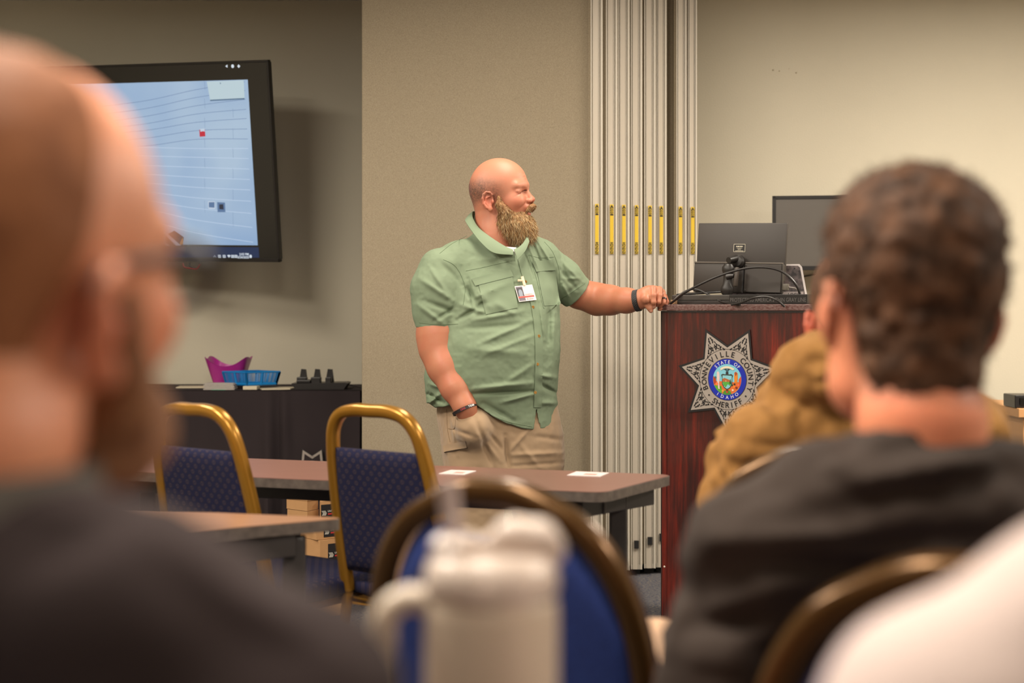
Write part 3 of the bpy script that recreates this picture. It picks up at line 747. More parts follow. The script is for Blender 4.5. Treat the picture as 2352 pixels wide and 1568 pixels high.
def body_col(V):
    q = htl(V); c = face_color(q, (184, 122, 96), stub=((76, 60, 52), stubble))
    far = np.linalg.norm(q, axis=1) > .24; d = np.tile(np.array(lin((176, 116, 88))), (len(V), 1))
    n = np.clip(.25+.35*vnoise(V*35)+.15*vnoise(V*120), 0, .7)[:, None]; d = d*(1-n)+np.array(lin((176, 102, 78)))*n
    c[far] = d[far]
    # brow hair; lash line plus eyelid crease shade painted into the skin colour
    for s in (-1, 1):
        b = np.exp(-(((q[:, 2]-(.063+.006*(1-((np.abs(q[:, 1])-.034)/.022)**2)))/.0035)**2)-((np.abs(q[:, 1])-.034)/.02)**4*1.0-((q[:, 0]-.118)/.02)**2)[:, None]*.30
        c = c*(1-b)+np.array(lin((150, 108, 74)))*b
    ay = np.abs(q[:, 1]); t = np.clip((ay-.014)/.048, 0, 1); zz = .0465-.021*t; dd = np.hypot(q[:, 2]-zz, np.maximum(0, ay-.062)+np.maximum(0, .014-ay))
    l = (np.exp(-(dd/(.0026-.0014*t))**2)*(q[:, 0] > .08)*(1-.45*t))[:, None]*.9
    c = c*(1-l)+np.array(lin((52, 28, 22)))*l
    e = (np.exp(-((q[:, 2]-zz+.0032)/.0013)**2-((t-.42)/.2)**4)*(q[:, 0] > .08))[:, None]*.45; c = c*(1-e)+np.array(lin((196, 178, 166)))*e
    # nails on the left hand
    for ctr in (HP(1600, 1110, -.036), HP(1500, 1235, -.036)):
        w = np.exp(-((np.linalg.norm(V-ctr, axis=1)/.0055)**4))[:, None]*.5; c = c*(1-w)+np.array(lin((232, 186, 168)))*w
    return c
lo = np.array([PX(940, YM), YM-.36, PZ(1075, YM)]); hi = np.array([PX(1560, YM), YM+.32, PZ(350, YM)])
body, BV, BF = bake('body', body_sdf, lo, hi, .0026, M_skin, man, body_col)
# beard and moustache
def beard_sdf(q):
    f = ell(q, (.068, 0, -.074), (.080, .068, .064))
    f = smin(f, ell(q, (.112, 0, -.105), (.046, .046, .050)), .03)
    for s in (-1, 1):
        f = smin(f, chain(q, [(.036, s*.072, .022), (.040, s*.070, -.008), (.060, s*.062, -.035)], [.005, .012, .020], .012), .02)
        f = smin(f, chain(q, [(.150, s*.006, -.014), (.145, s*.019, -.021), (.136, s*.027, -.032)], [.0085, .0075, .005], .008), .006)
    f = smax(f, -ell(q, (.146, 0, -.0395), (.022, .024, .0095)), .004)
    f = smax(f, q[:, 2]-(.026-.50*np.clip(q[:, 0]-.040, 0, .085)), .008)+0
    return f
def full_beard(q):
    return smin(beard_sdf(q), chain(q, [(.150, -.020, -.016), (.152, 0, -.0125), (.150, .020, -.016)], [.007, .0085, .007], .006), .008)
bf = lambda Q: full_beard(htl(Q))+.003*vnoise(Q*90)+.0015*vnoise(Q*220)
def beard_col(V):
    q = htl(V); t = np.clip((-q[:, 2]-.02)/.13, 0, 1)[:, None]; a = np.array(lin((140, 102, 70))); b = np.array(lin((182, 156, 116)))
    c = a*(1-t)+b*t; return c*(1+.25*vnoise(V*160)[:, None])
c0 = htw((.08, 0, -.07))[0]
beard, DV, DF = bake('beard', bf, c0-.13, c0+.13, .0028, M_hair, man, beard_col, 1.2)
st, nn = sample_surface(DV, DF, 15000, lambda c: np.ones(len(c), bool))
q = htl(st); down = np.array([0, 0, -1.0]); fx = htw((1, 0, 0))[0]-htw((0, 0, 0))[0]
dirs = nn*.55+down*(.9+.3*RNG.random((len(st), 1)))+fx*(.25)
low = np.clip((-q[:, 2]-.0)/.14, 0, 1); ln = (.006+.020*low)*(.6+.8*RNG.random(len(st)))
mo = (q[:, 0] > .118) & (q[:, 2] > -.05); ln[mo] = .006
pal = np.array([lin(c) for c in ((186, 156, 112), (204, 180, 138), (150, 112, 76), (110, 76, 50), (172, 128, 80), (192, 176, 146))])
pick = RNG.choice(6, len(st), p=[.26, .2, .2, .12, .14, .08]); up_ = q[:, 2] > -.045; sel = up_ & (RNG.random(len(st)) < .35); pick[sel] = 3
V, F, C = strands(st, dirs, ln, np.full(len(st), .00105), .30, pal[pick], .35, 4, 5)
mk('beard_strands', V, F, M_hair, beard, True, col=C)

# ---- trousers
M_kha = mat('khaki_cotton', (164, 138, 108), .85, noise=(9, (152, 126, 98), .25), bump=(900, .2, .0006), sheen=.2)
def wr(Q, segs, front=True, ws=1.0):
    """cloth folds given as screen-plane segments (px): (x1,y1,x2,y2,width px,height m)"""
    x, y = scr_of(Q); d = np.zeros(len(Q))
    for (x1, y1, x2, y2, w, a) in segs:
        dx, dy = x2-x1, y2-y1; L2 = dx*dx+dy*dy; t = np.clip(((x-x1)*dx+(y-y1)*dy)/L2, 0, 1)
        # slight bow
        r2 = (x-(x1+t*dx))**2+(y-(y1+t*dy))**2; e = np.sin(PI*np.clip(t, .06, .94))**.6
        d += a*np.exp(-r2/(w*w*.62))*e
    if front: d = d*np.clip((YM+.05-Q[:, 1])/.08+.4, 0, 1)
    return d
TW = [(1090, 960, 1135, 1075, 8, -.008), (1160, 1000, 1168, 1075, 7, -.016), (1168, 1040, 1215, 985, 6, .007), (1175, 1045, 1290, 1040, 7, .007), (1170, 1070, 1292, 1062, 6, -.005), (1215, 1000, 1292, 1010, 8, -.005),
      (1040, 985, 1092, 1004, 6, -.006), (1022, 1040, 1075, 1022, 5, .004), (1035, 950, 1045, 1030, 4, .003), (1100, 1000, 1150, 1060, 7, .005), (1120, 990, 1160, 1040, 6, -.005), (1195, 1020, 1240, 1075, 8, .006)]
def trouser_sdf(Q):
    zs = [PZ(y, YM) for y in (1080, 1040, 1000, 960, 900)]
    f = loft(Q, zs, [PX(x, YM) for x in (1159, 1157, 1153, 1145, 1140)], [YM+.02]*5, [.232, .236, .236, .236, .225], [.15, .155, .165, .17, .16], math.radians(22), 2.4)
    f = smax(f, Q[:, 2]-PZ(915, YM), .01); f = smax(f, PZ(1085, YM)-Q[:, 2], .03)
    for pts, rr in (([S(1092, 1010, -.05), S(1098, 1120, -.05), S(1100, 1240, -.05), S(1100, 1400, -.02)], [.120, .108, .084, .072]),
                    ([S(1222, 1010, .06), S(1230, 1120, .04), S(1236, 1240, .03), S(1242, 1400, .05)], [.112, .104, .082, .072])):
        f = smin(f, chain(Q, pts, rr, .02), .022)
    f = smin(f, ell(Q, S(1086, 982, -.180), (.066, .070, .068)), .045)
    f = smax(f, .035-Q[:, 2], .004)
    f = smax(f, -ell(Q, S(1068, 930, -.225), (.062, .060, .022)), .006)   # pocket mouth round the wrist
    return f-wr(Q, TW)+.0016*vnoise(Q*26)+.0010*vnoise(Q*60)
lo = np.array([PX(990, YM)-.02, YM-.34, .02]); hi = np.array([PX(1300, YM)+.05, YM+.30, PZ(900, YM)])
trs, TV_, TF_ = bake('trousers', trouser_sdf, lo, hi, .0042, M_kha, man)
btr = bvh_of(TV_, TF_)
def line_on(bvh, pts, r, off=.0004, n=8, flat=None):
    mb = MB(); mb.tube([tuple(hit(bvh, x, y, off)[0]) for x, y in spline(pts, n)], r, 6, flat=flat); return mb
def quad_on(bvh, c, nu, nv, th, off=0.0, mb=None, bulge=0, smooth=6):
    mb = mb or MB(); c = [np.array(p, float) for p in c]; G = np.zeros((nv, nu, 3))
    for j in range(nv):
        for i in range(nu):
            u, v = i/(nu-1), j/(nv-1); p = (c[0]*(1-u)+c[1]*u)*(1-v)+(c[3]*(1-u)+c[2]*u)*v; G[j, i] = hit(bvh, p[0], p[1], 0)[0]
    for _ in range(smooth):
        y = np.pad(G[..., 1], 1, mode='edge'); G[..., 1] = np.minimum(G[..., 1], (y[:-2, 1:-1]+y[2:, 1:-1]+y[1:-1, :-2]+y[1:-1, 2:])/4)
    def fn(u, v):
        h = Vector(G[int(round(v*(nv-1))), int(round(u*(nu-1)))]); nn = (CAMP-h).normalized(); return h+nn*(off+bulge*math.sin(PI*u)*math.sin(PI*v)), nn
    return mb.slab(fn, nu, nv, th)
M_seam = mat('khaki_seam', (128, 104, 78), .9)
for pts in ([(1026, 940), (1028, 985), (1034, 1015)], [(1047, 955), (1044, 983), (1030, 984)]):
    line_on(btr, pts, .0011, .0003).build('seam', M_seam, trs)
fl = MB(); quad_on(btr, [(1018, 1023), (1068, 1012), (1072, 1028), (1020, 1037)], 10, 5, .004, .001, fl); fl.build('cargo_pocket_flap', M_kha, trs)
line_on(btr, [(1021, 1038), (1045, 1034), (1058, 1030), (1074, 1028)], .0022, .0005).build('cargo_pocket_zip', mat('zip_dark', (74, 60, 46), .6), trs)
shb = []
for (px, dy) in ((1098, -.08), (1243, -.01)):
    sh = MB(); c = S(px, 1440, dy); sh.grid(lambda u, v: (c[0]+(.048*math.cos(2*PI*u))*(1-.25*v)*(1-.12*math.sin(2*PI*u)), c[1]-.02+(.14*math.sin(2*PI*u))*(1-.22*v)-.0*v, .001+.085*v*(1-.45*max(0, -math.sin(2*PI*u)))), 28, 6, closed_u=True)
    sh.grid(lambda u, v: (c[0]+(.036*math.cos(2*PI*u))*v, c[1]-.02+.109*math.sin(2*PI*u)*v, .086*(1-.45*max(0, -math.sin(2*PI*u))*v)), 28, 3, closed_u=True)
    sh.build('shoe', mat('brown_shoe', (84, 62, 44), .6) if px == 1098 else bpy.data.materials['brown_shoe'], man)

# ---- shirt
M_shirt = mat('sage_green_shirt', (119, 134, 109), .85, noise=(5, (111, 127, 101), .3), bump=(1400, .15, .0004))
SW = [  # broad folds
 (1065, 655, 1100, 700, 8, -.006), (1075, 690, 1190, 640, 7, .004), (1060, 700, 1120, 720, 8, .005), (1050, 735, 1110, 700, 7, -.005),
 (1085, 735, 1200, 715, 8, .004), (1060, 755, 1215, 745, 9, -.003), (1100, 790, 1222, 735, 8, .004), (1110, 815, 1226, 770, 8, .003), (1080, 800, 1200, 812, 12, .003),
 (1085, 905, 1225, 898, 6, -.006), (1090, 893, 1220, 880, 8, .006), (1150, 925, 1225, 905, 6, .005), (1160, 880, 1228, 835, 8, .003),
 (1110, 925, 1180, 965, 7, -.004), (1105, 940, 1160, 975, 6, .004), (1235, 880, 1280, 905, 7, -.005), (1232, 860, 1276, 868, 7, .004), (1240, 925, 1280, 925, 8, .004),
 (1205, 540, 1245, 640, 4, .0035), (1215, 538, 1262, 650, 4, -.0035), (1228, 540, 1275, 620, 4, .0035), (1195, 545, 1225, 640, 4, -.003), (1238, 690, 1252, 780, 7, .004), (1262, 700, 1258, 790, 7, -.004), (1275, 720, 1268, 860, 7, .003),
 (1080, 600, 1180, 585, 8, .002), (1070, 570, 1150, 600, 9, .002), (980, 930, 1010, 905, 6, .006), (984, 905, 1020, 925, 6, -.006), (985, 880, 1010, 890, 6, .004),
 (1095, 700, 1140, 690, 6, -.005), (1100, 670, 1130, 712, 6, .005), (1130, 690, 1180, 720, 7, .004), (1075, 640, 1090, 720, 5, -.004)]
SL = [(965, 640, 1040, 690, 8, .004), (975, 690, 1050, 720, 8, -.004), (960, 700, 1020, 745, 8, .004), (1010, 600, 1060, 650, 7, -.003), (985, 610, 1030, 680, 7, .003), (1000, 735, 1055, 700, 6, -.004),
      (1290, 600, 1340, 650, 6, .003), (1288, 620, 1325, 665, 6, -.005), (1290, 650, 1310, 690, 6, .005), (1285, 580, 1300, 640, 5, -.003), (1300, 675, 1335, 650, 5, -.003), (1292, 640, 1330, 640, 5, .003)]
def hemz(Q):
    x, y = scr_of(Q)
    hy = np.interp(x, [985, 1000, 1040, 1095, 1130, 1165, 1200, 1226, 1232, 1240, 1262, 1283, 1295], [925, 936, 930, 932, 955, 974, 983, 987, 940, 986, 980, 967, 955])
    back = Q[:, 1] > YM+.12; hy = np.where(back, 950+0*hy, hy)
    return y-hy
def torso_shell(Q):
    ys = (1010, 985, 930, 870, 800, 700, 640, 600, 560)
    zs = [PZ(y, YM) for y in ys]
    f = loft(Q, zs, [PX(x, YM) for x in (1141, 1140, 1131, 1128, 1135, 1144, 1145, 1148, 1150)], [YM+.02, YM+.02, YM+.015, YM+.0, YM-.005, YM+.01, YM+.02, YM+.03, YM+.04],
             [.240, .240, .250, .256, .254, .240, .222, .19, .12], [.182, .185, .195, .212, .212, .180, .150, .125, .08], math.radians(24), 2.25)
    f = smax(f, Q[:, 2]-PZ(560, YM), .06)
    f = smin(f, chain(Q, [S(1112, 582, .01), S(1060, 600, -.03), S(1012, 622, -.07)], [.070, .074, .082], .03), .04)
    f = smin(f, chain(Q, [S(1160, 582, .03), S(1205, 586, .05), S(1236, 598, .065)], [.070, .078, .084], .03), .035)
    f = smin(f, cone(Q, S(1128, 560, .03), S(1132, 590, .03), .075, .10), .035)
    return f
def sleeve_r(Q):
    f = chain(Q, [S(1012, 622, -.07), S(1003, 665, -.085), S(1005, 712, -.095), S(1006, 775, -.105)], [.084, .093, .088, .079], .03)
    nrm = np.array([-.02, .05, -1.0]); nrm /= np.linalg.norm(nrm); return smax(f, (Q-S(1006, 752, -.10)) @ nrm, .004)
def sleeve_l(Q):
    f = chain(Q, [S(1238, 600, .065), S(1290, 640, .10), S(1340, 688, .135)], [.082, .076, .066], .03)
    a = np.array(S(1340, 688, .135))-S(1238, 600, .065); a /= np.linalg.norm(a); return smax(f, (Q-S(1324, 674, .125)) @ a, .004)
def shirt_sdf(Q):
    t = torso_shell(Q)-2.3*wr(Q, SW)
    sl = np.minimum(sleeve_r(Q), sleeve_l(Q))-2.6*wr(Q, SL)
    f = smin(t, sl, .010)
    f = smax(f, -(Q[:, 2]-0)*0-1+0*f, .001)
    hz = hemz(Q)/605.0
    arm = np.maximum(0, 0)
    tt = smax(t, hz, .003)
    # open underneath: hollow
    tt = smax(tt, -smax(torso_shell(Q)+.026, -(hz+.10), .01), .003)
    f = smin(tt, sl, .010)
    # neck opening
    q = htl(Q); f = smax(f, -chain(Q, [S(1137, 500, .03), S(1140, 560, .02), S(1150, 582, -.03)], [.080, .082, .060], .01), .004)
    n = .0022*vnoise(Q*(20, 20, 30))+.0012*np.abs(vnoise(Q*48))+.0005*vnoise(Q*95)
    return f+n
lo = np.array([PX(935, YM), YM-.34, PZ(1000, YM)]); hi = np.array([PX(1365, YM), YM+.34, PZ(500, YM)])
shirt, SV, SF = bake('shirt', shirt_sdf, lo, hi, .0030, M_shirt, man, None, 1.1)
bsh = bvh_of(SV, SF)
# placket, pockets, flaps, seams, buttons
PL = [(1187, 582), (1196, 620), (1210, 665), (1220, 700), (1228, 760), (1230, 830), (1228, 900), (1227, 935)]
pls = spline(PL, 6); mbp = MB()
def plk(u, v):
    k = v*(len(pls)-1); i = min(int(k), len(pls)-2); t = k-i; x = pls[i][0]*(1-t)+pls[i+1][0]*t; y = pls[i][1]*(1-t)+pls[i+1][1]*t
    h, nn = hit(bsh, x-1+17*u, y, .0006); return h, nn
mbp.slab(plk, 5, 70, .0022); mbp.build('placket', M_shirt, shirt)
for (x, y) in ((1205, 648), (1222, 706), (1235, 772), (1232, 836), (1227, 902)):
    h, nn = hit(bsh, x+1, y, .0048); nn = (nn+(CAMP-h).normalized()*2).normalized(); M = frame(h, nn.cross(Vector((0, 0, 1))), (0, 0, 1))
    b = MB(); b.lathe([(0, 0), (.0052, 0), (.0058, .0012), (.0050, .0022), (.0036, .0014), (0, .0014)], (0, 0, 0), 16, M)
    b.build('button', mat('horn_button', (176, 132, 66), .3, noise=(300, (110, 74, 30), .3)) if y == 648 else bpy.data.materials['horn_button'], shirt)
M_shd = M_shirt
for c, nm in (([(1083, 640), (1172, 618), (1180, 634), (1092, 656)], 'pocket_flap'), ([(1222, 600), (1270, 596), (1276, 620), (1232, 624)], 'pocket_flap')):
    m_ = MB(); quad_on(bsh, c, 14, 6, .0035, .0012, m_); m_.build(nm, M_shirt, shirt)
for c in ([(1100, 655), (1177, 636), (1190, 706), (1116, 722)], [(1234, 624), (1276, 622), (1286, 700), (1250, 702)]):
    m_ = MB(); quad_on(bsh, c, 16, 16, .0016, .0010, m_, .002); m_.build('chest_pocket', M_shirt, shirt)
M_st = mat('shirt_stitch', (88, 104, 78), .85)
for pts in ([(1018, 596), (1042, 608), (1058, 630), (1068, 662), (1064, 700)], [(1072, 541), (1060, 548), (1035, 562), (1010, 582)], [(1070, 622), (1110, 614), (1180, 598)],
            [(963, 741), (1000, 745), (1052, 744)], [(1250, 555), (1270, 580), (1284, 620), (1286, 660)], [(1214, 585), (1240, 592), (1272, 590)], [(1290, 686), (1318, 668), (1344, 650)],
            [(1122, 950), (1165, 968), (1222, 980)], [(1214, 585), (1232, 640), (1246, 700), (1250, 708)]):
    line_on(bsh, pts, .0009, .0002).build('seam', M_st, shirt)
# collar
def strip3(pa, pb, nu, th, nm, par, outward=1):
    A = spline(pa, 8); B = spline(pb, 8); m_ = MB(); n = len(A)
    def fn(u, v):
        k = min(int(u*(n-1)+.5), n-1); a = np.array(A[k]); b = np.array(B[k]); p = a*(1-v)+b*v
        a2 = np.array(A[min(k+1, n-1)]); a1 = np.array(A[max(k-1, 0)]); tn = np.cross(b-a, a2-a1); tn = tn/np.linalg.norm(tn)
        if tn[1] > 0 and outward: tn = -tn
        bow = .004*math.sin(PI*v); return Vector(p+tn*bow), Vector(tn)
    return m_.slab(fn, n, 6, th).build(nm, M_shirt, par)
strip3([S(1150, 505, .12), S(1112, 492, .115), S(1090, 484, .075), S(1086, 500, .0), S(1100, 524, -.055), S(1131, 548, -.095), S(1160, 566, -.118), S(1178, 574, -.125)],
       [S(1150, 530, .15), S(1100, 520, .14), S(1076, 506, .08), S(1069, 508, -.01), S(1084, 532, -.075), S(1106, 559, -.118), S(1134, 581, -.140), S(1178, 586, -.145)], 40, .0028, 'collar', shirt)
strip3([S(1180, 573, -.122), S(1190, 569, -.112), S(1200, 560, -.095), S(1209, 547, -.06)],
       [S(1187, 598, -.143), S(1198, 587, -.131), S(1208, 574, -.115), S(1216, 555, -.082)], 24, .0028, 'collar', shirt)
strip3([S(1207, 548, -.06), S(1204, 528, .02), S(1180, 508, .09), S(1150, 505, .12)], [S(1213, 556, -.08), S(1212, 540, .0), S(1190, 525, .11), S(1150, 530, .15)], 24, .0028, 'collar', shirt)
# collar stand inside the neck
strip3([S(1092, 490, .07), S(1089, 506, .0), S(1104, 530, -.05), S(1134, 553, -.088), S(1162, 571, -.112), S(1182, 578, -.118)],
       [S(1096, 540, .07), S(1096, 545, .0), S(1108, 565, -.05), S(1136, 585, -.09), S(1162, 596, -.12), S(1184, 600, -.126)], 30, .002, 'collar_stand', shirt)
# white undershirt at the throat
m_ = MB(); m_.add([S(1160, 566, -.095), S(1186, 568, -.10), S(1182, 590, -.122), S(1166, 584, -.118)], [[0, 1, 2, 3]]); m_.add([S(1160, 566, -.088), S(1186, 568, -.093), S(1182, 590, -.115), S(1166, 584, -.111)], [[3, 2, 1, 0]])
m_.build('undershirt', mat('undershirt_white', (214, 204, 196), .85), man)
# sleeve cuffs (turned band)
# wristband, watch band, ring
def band(ctr, axis, r, w, th, nm, m, par, ov=(1, 1)):
    ax = Vector(axis).normalized(); x = ax.orthogonal().normalized(); M = frame(ctr, x, ax.cross(x)); b = MB()
    pr = [(r, -w/2), (r+th, -w/2+th*.4), (r+th, w/2-th*.4), (r, w/2)]
    b.grid(lambda u, v: (lambda a, rr, z: (rr*math.cos(a)*ov[0], rr*math.sin(a)*ov[1], z))(2*PI*u, *[np.interp(v, [0, .33, .66, 1], [p[k] for p in pr]) for k in (0, 1)]), 40, 4, M, closed_u=True)
    return b.build(nm, m, par), M
ax = np.array(S(1079, 965, -.20))-S(1046, 890, -.18)
wb, Mw = band(tuple(S(1067.5, 940, -.206)), ax+np.array([.0, 0, .00]), .0460, .012, .0016, 'wristband', mat('black_silicone', (26, 20, 22), .5), man)
def on_band(s, size, ang0, r, m, M, flip=1):
    b = MB(); step = size*.72/r; n = len(s)
    for k, ch in enumerate(s):
        a = ang0+(k-(n-1)/2)*step*flip
        p = M @ Vector((r*math.cos(a), r*math.sin(a), -size*.36*flip)); t = M.to_3x3() @ Vector((-math.sin(a), math.cos(a), 0))*flip; z = M.to_3x3().col[2]*flip
        text_into(b, ch, size, frame(p, t, z), .0003)
    return b
# find the angle of the band that faces the camera
def face_ang(M): 
    v = M.to_3x3().inverted() @ (CAMP-M.translation).normalized(); return math.atan2(v.y, v.x)
fa = face_ang(Mw); fl_ = 1 if (Mw.to_3x3() @ Vector((-math.sin(fa), math.cos(fa), 0))).x > 0 else -1
on_band('TEAM', .0095, fa+fl_*.62, .0482, None, Mw, fl_).build('white_lettering', mat('band_white', (225, 220, 220), .6), wb, smooth=False)
on_band('ONE', .0095, fa-fl_*.10, .0482, None, Mw, fl_).build('red_lettering', mat('band_red', (150, 30, 40), .6), wb, smooth=False)
axl = np.array(L_ARM[-1][0])-L_ARM[-2][0]
wtb, Mb = band(tuple(S(1463.5, 690, -.014)), (axl[0]*1.0, axl[1]*.35, axl[2]+.007), .0375, .021, .0028, 'watch_band', mat('black_woven_band', (24, 23, 25), .55), man)
wv_ = MB()
for k in range(34):
    a = 2*PI*k/34
    for s in (-1, 1):
        wv_.tube([Mb @ Vector(((.0408)*math.cos(a+s*t*.16), (.0408)*math.sin(a+s*t*.16), t*.0085)) for t in (-1, 0, 1)], .0009, 4)
wv_.build('woven_ridges', mat('band_ridge', (62, 60, 62), .45), wtb)
c = HP(1893, 875, .004); band(tuple(c), np.array(HP(1880, 980, -.004))-HP(1905, 840, .008), .0096, .0052, .0012, 'ring', mat('black_ring', (14, 14, 16), .3, metal=.4), man)

# ---- identification badge clipped on the placket
h, nn = hit(bsh, 1204, 674, .006)
bu = Vector((.93, -.12, .15)); bvv = Vector((.27, 0, 1)); 
bdg = thing('id_badge', 'white and photo identification badge clipped to the front of the green shirt', 'badge', h)
c4 = [hit(bsh, *p, .008)[0] for p in ((1180, 659), (1219.5, 655.5), (1230, 690), (1190, 695))]
cen = sum(c4, Vector())/4; bx_ = (c4[1]-c4[0]+c4[2]-c4[3]).normalized(); by_ = (c4[0]-c4[3]+c4[1]-c4[2]).normalized()
bw = ((c4[1]-c4[0]).length+(c4[2]-c4[3]).length)/2; bh = ((c4[0]-c4[3]).length+(c4[1]-c4[2]).length)/2
Mbd = frame(cen, bx_, by_)
if Mbd.to_3x3().col[2].y > 0: Mbd = frame(cen, bx_, by_) @ Matrix.Scale(-1, 4, (0, 0, 1))
def bq(x0, x1, y0, y1, z0, z1, nm, m, par): return MB().box(((x0+x1)/2*bw, (y0+y1)/2*bh, (z0+z1)/2), ((x1-x0)*bw, (y1-y0)*bh, z1-z0), .0002, Mbd).build(nm, m, par, smooth=False)
cd = bq(-.5, .5, -.5, .5, 0, .0012, 'badge_card', mat('card_white', (222, 208, 202), .35), bdg)
ph = bq(-.47, -.10, -.46, .44, .0012, .0014, 'photo_panel', mat('photo_grey', (92, 80, 92), .35), cd)
bq(-.43, -.14, -.22, .36, .0014, .0016, 'photo_backdrop', mat('photo_dark', (32, 26, 34), .35), ph)
b = MB(); b.prism([(-.24*bw+.055*bw*math.cos(a/8*PI)*1.3, .05*bh+.22*bh*math.sin(a/8*PI)) for a in range(16)], .0001, Mbd @ Matrix.Translation((0, 0, .0017))); b.prism([(-.40*bw, -.22*bh), (-.16*bw, -.22*bh), (-.2*bw, -.05*bh), (-.3*bw, .3*bh), (-.38*bw, .15*bh)], .0001, Mbd @ Matrix.Translation((0, 0, .00165)))
b.build('portrait', mat('portrait_grey', (128, 136, 150), .4), ph, smooth=False)
bq(-.47, .42, -.28, -.17, .0016, .0019, 'red_stripe', mat('badge_red', (170, 60, 48), .4), cd)
b = MB(); text_into(b, 'BONNEVILLE', bh*.11, Mbd @ Matrix.Translation((.16*bw, -.13*bh, .0014)), .0001, .8); b.build('red_lettering', mat('badge_red_text', (184, 78, 70), .5), cd, smooth=False)
b = MB(); text_into(b, 'Bradon', bh*.16, Mbd @ Matrix.Translation((.16*bw, -.43*bh, .0014)), .0001); b.build('dark_lettering', mat('badge_dark_text', (96, 76, 76), .5), cd, smooth=False)
k0 = hit(bsh, 1202, 658, .011)[0]; k1 = hit(bsh, 1196, 637, .009)[0]; k2 = hit(bsh, 1187, 645, .009)[0]; k3 = hit(bsh, 1199, 646, .009)[0]
b = MB(); b.tube([k0, (k0+k1)/2, k1], .0052, 8, flat=(.35, 1)); b.tube([k2, k3], .0045, 8, flat=(.5, 1))
b.build('badge_clip', mat('clip_ivory', (222, 204, 172), .5), bdg)
# ------------------------------------------------------------------ lectern and the things on it
def wood():
    m = bpy.data.materials.new('mahogany'); m.use_nodes = True; nt = m.node_tree; N = nt.nodes; L = nt.links; b = N['Principled BSDF']
    tc = N.new('ShaderNodeTexCoord'); mp = N.new('ShaderNodeMapping'); mp.inputs['Scale'].default_value = (64, 64, 4.5); L.new(tc.outputs['Object'], mp.inputs[0])
    nz = N.new('ShaderNodeTexNoise'); nz.inputs['Scale'].default_value = 1.0; nz.inputs['Detail'].default_value = 7; nz.inputs['Roughness'].default_value = .7; L.new(mp.outputs[0], nz.inputs[0])
    r = N.new('ShaderNodeValToRGB'); e = r.color_ramp.elements; e[0].position = .36; e[0].color = lin((30, 12, 11))+(1,); e[1].position = .80; e[1].color = lin((168, 46, 20))+(1,)
    x = e.new(.50); x.color = lin((58, 18, 13))+(1,); x = e.new(.62); x.color = lin((98, 26, 15))+(1,)
    mp2 = N.new('ShaderNodeMapping'); mp2.inputs['Scale'].default_value = (7, 7, 1.6); L.new(tc.outputs['Object'], mp2.inputs[0])
    n2 = N.new('ShaderNodeTexNoise'); n2.inputs['Scale'].default_value = 1.0; n2.inputs['Detail'].default_value = 3; L.new(mp2.outputs[0], n2.inputs[0])
    md = N.new('ShaderNodeMath'); md.operation = 'MULTIPLY_ADD'; md.inputs[1].default_value = .62; L.new(n2.outputs['Fac'], md.inputs[0])
    sb = N.new('ShaderNodeMath'); sb.operation = 'MULTIPLY'; sb.inputs[1].default_value = .50; L.new(nz.outputs['Fac'], sb.inputs[0]); 
    ad = N.new('ShaderNodeMath'); ad.operation = 'ADD'; L.new(sb.outputs[0], ad.inputs[0]); md.inputs[2].default_value = -.06; L.new(md.outputs[0], ad.inputs[1])
    L.new(ad.outputs[0], r.inputs[0]); L.new(r.outputs[0], b.inputs['Base Color']); b.inputs['Roughness'].default_value = .33; b.inputs['Coat Weight'].default_value = .2
    bp = N.new('ShaderNodeBump'); bp.inputs['Strength'].default_value = .25; bp.inputs['Distance'].default_value = .002; L.new(nz.outputs['Fac'], bp.inputs['Height']); L.new(bp.outputs[0], b.inputs['Normal'])
    return m
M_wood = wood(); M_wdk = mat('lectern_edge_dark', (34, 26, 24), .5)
M_edge = mat('worn_top_edge', (78, 34, 30), .35, noise=(110, (118, 96, 92), .16, (1, 1, 3)), spec=.6)
LA = Vector((PX(1520, 5.40), 5.40, 0)); LU = Vector((math.cos(math.radians(33)), -math.sin(math.radians(33)), 0)); LV = Vector((-LU.y, LU.x, 0)); LV = Vector((math.sin(math.radians(33)), math.cos(math.radians(33)), 0))
LW_, LD = .585, .46; ZL = PZ(699, 5.40)
lec = thing('lectern', 'dark red mahogany lectern with a silver seven-pointed star emblem on its front', 'lectern', LA+LU*LW_/2+LV*LD/2)
def LP(s, d, z): return LA+LU*s+LV*d+Vector((0, 0, z))
ML = frame(LP(0, 0, 0), LU, LV)   # local x along front, y to the back, z up
def lbox(x0, x1, y0, y1, z0, z1, nm, m, bev=.0, par=None): return MB().box(((x0+x1)/2, (y0+y1)/2, (z0+z1)/2), (x1-x0, y1-y0, z1-z0), bev, ML).build(nm, m, par or lec, smooth=False)
lbox(.022, LW_-.022, 0, .018, .0, ZL-.026, 'front_panel', M_wood, .001)
lbox(0, .022, -.002, LD, .0, ZL-.026, 'corner_stile', M_wood, .002); lbox(LW_-.022, LW_, -.002, LD, .0, ZL-.026, 'corner_stile', M_wood, .002)
lbox(.0, LW_, .018, LD, .03, .06, 'shelf', M_wood); lbox(.02, LW_-.02, .018, LD, .62, .64, 'shelf', M_wood)
lbox(-.004, .0, .0, LD, 0, ZL-.03, 'side_trim', M_wdk)
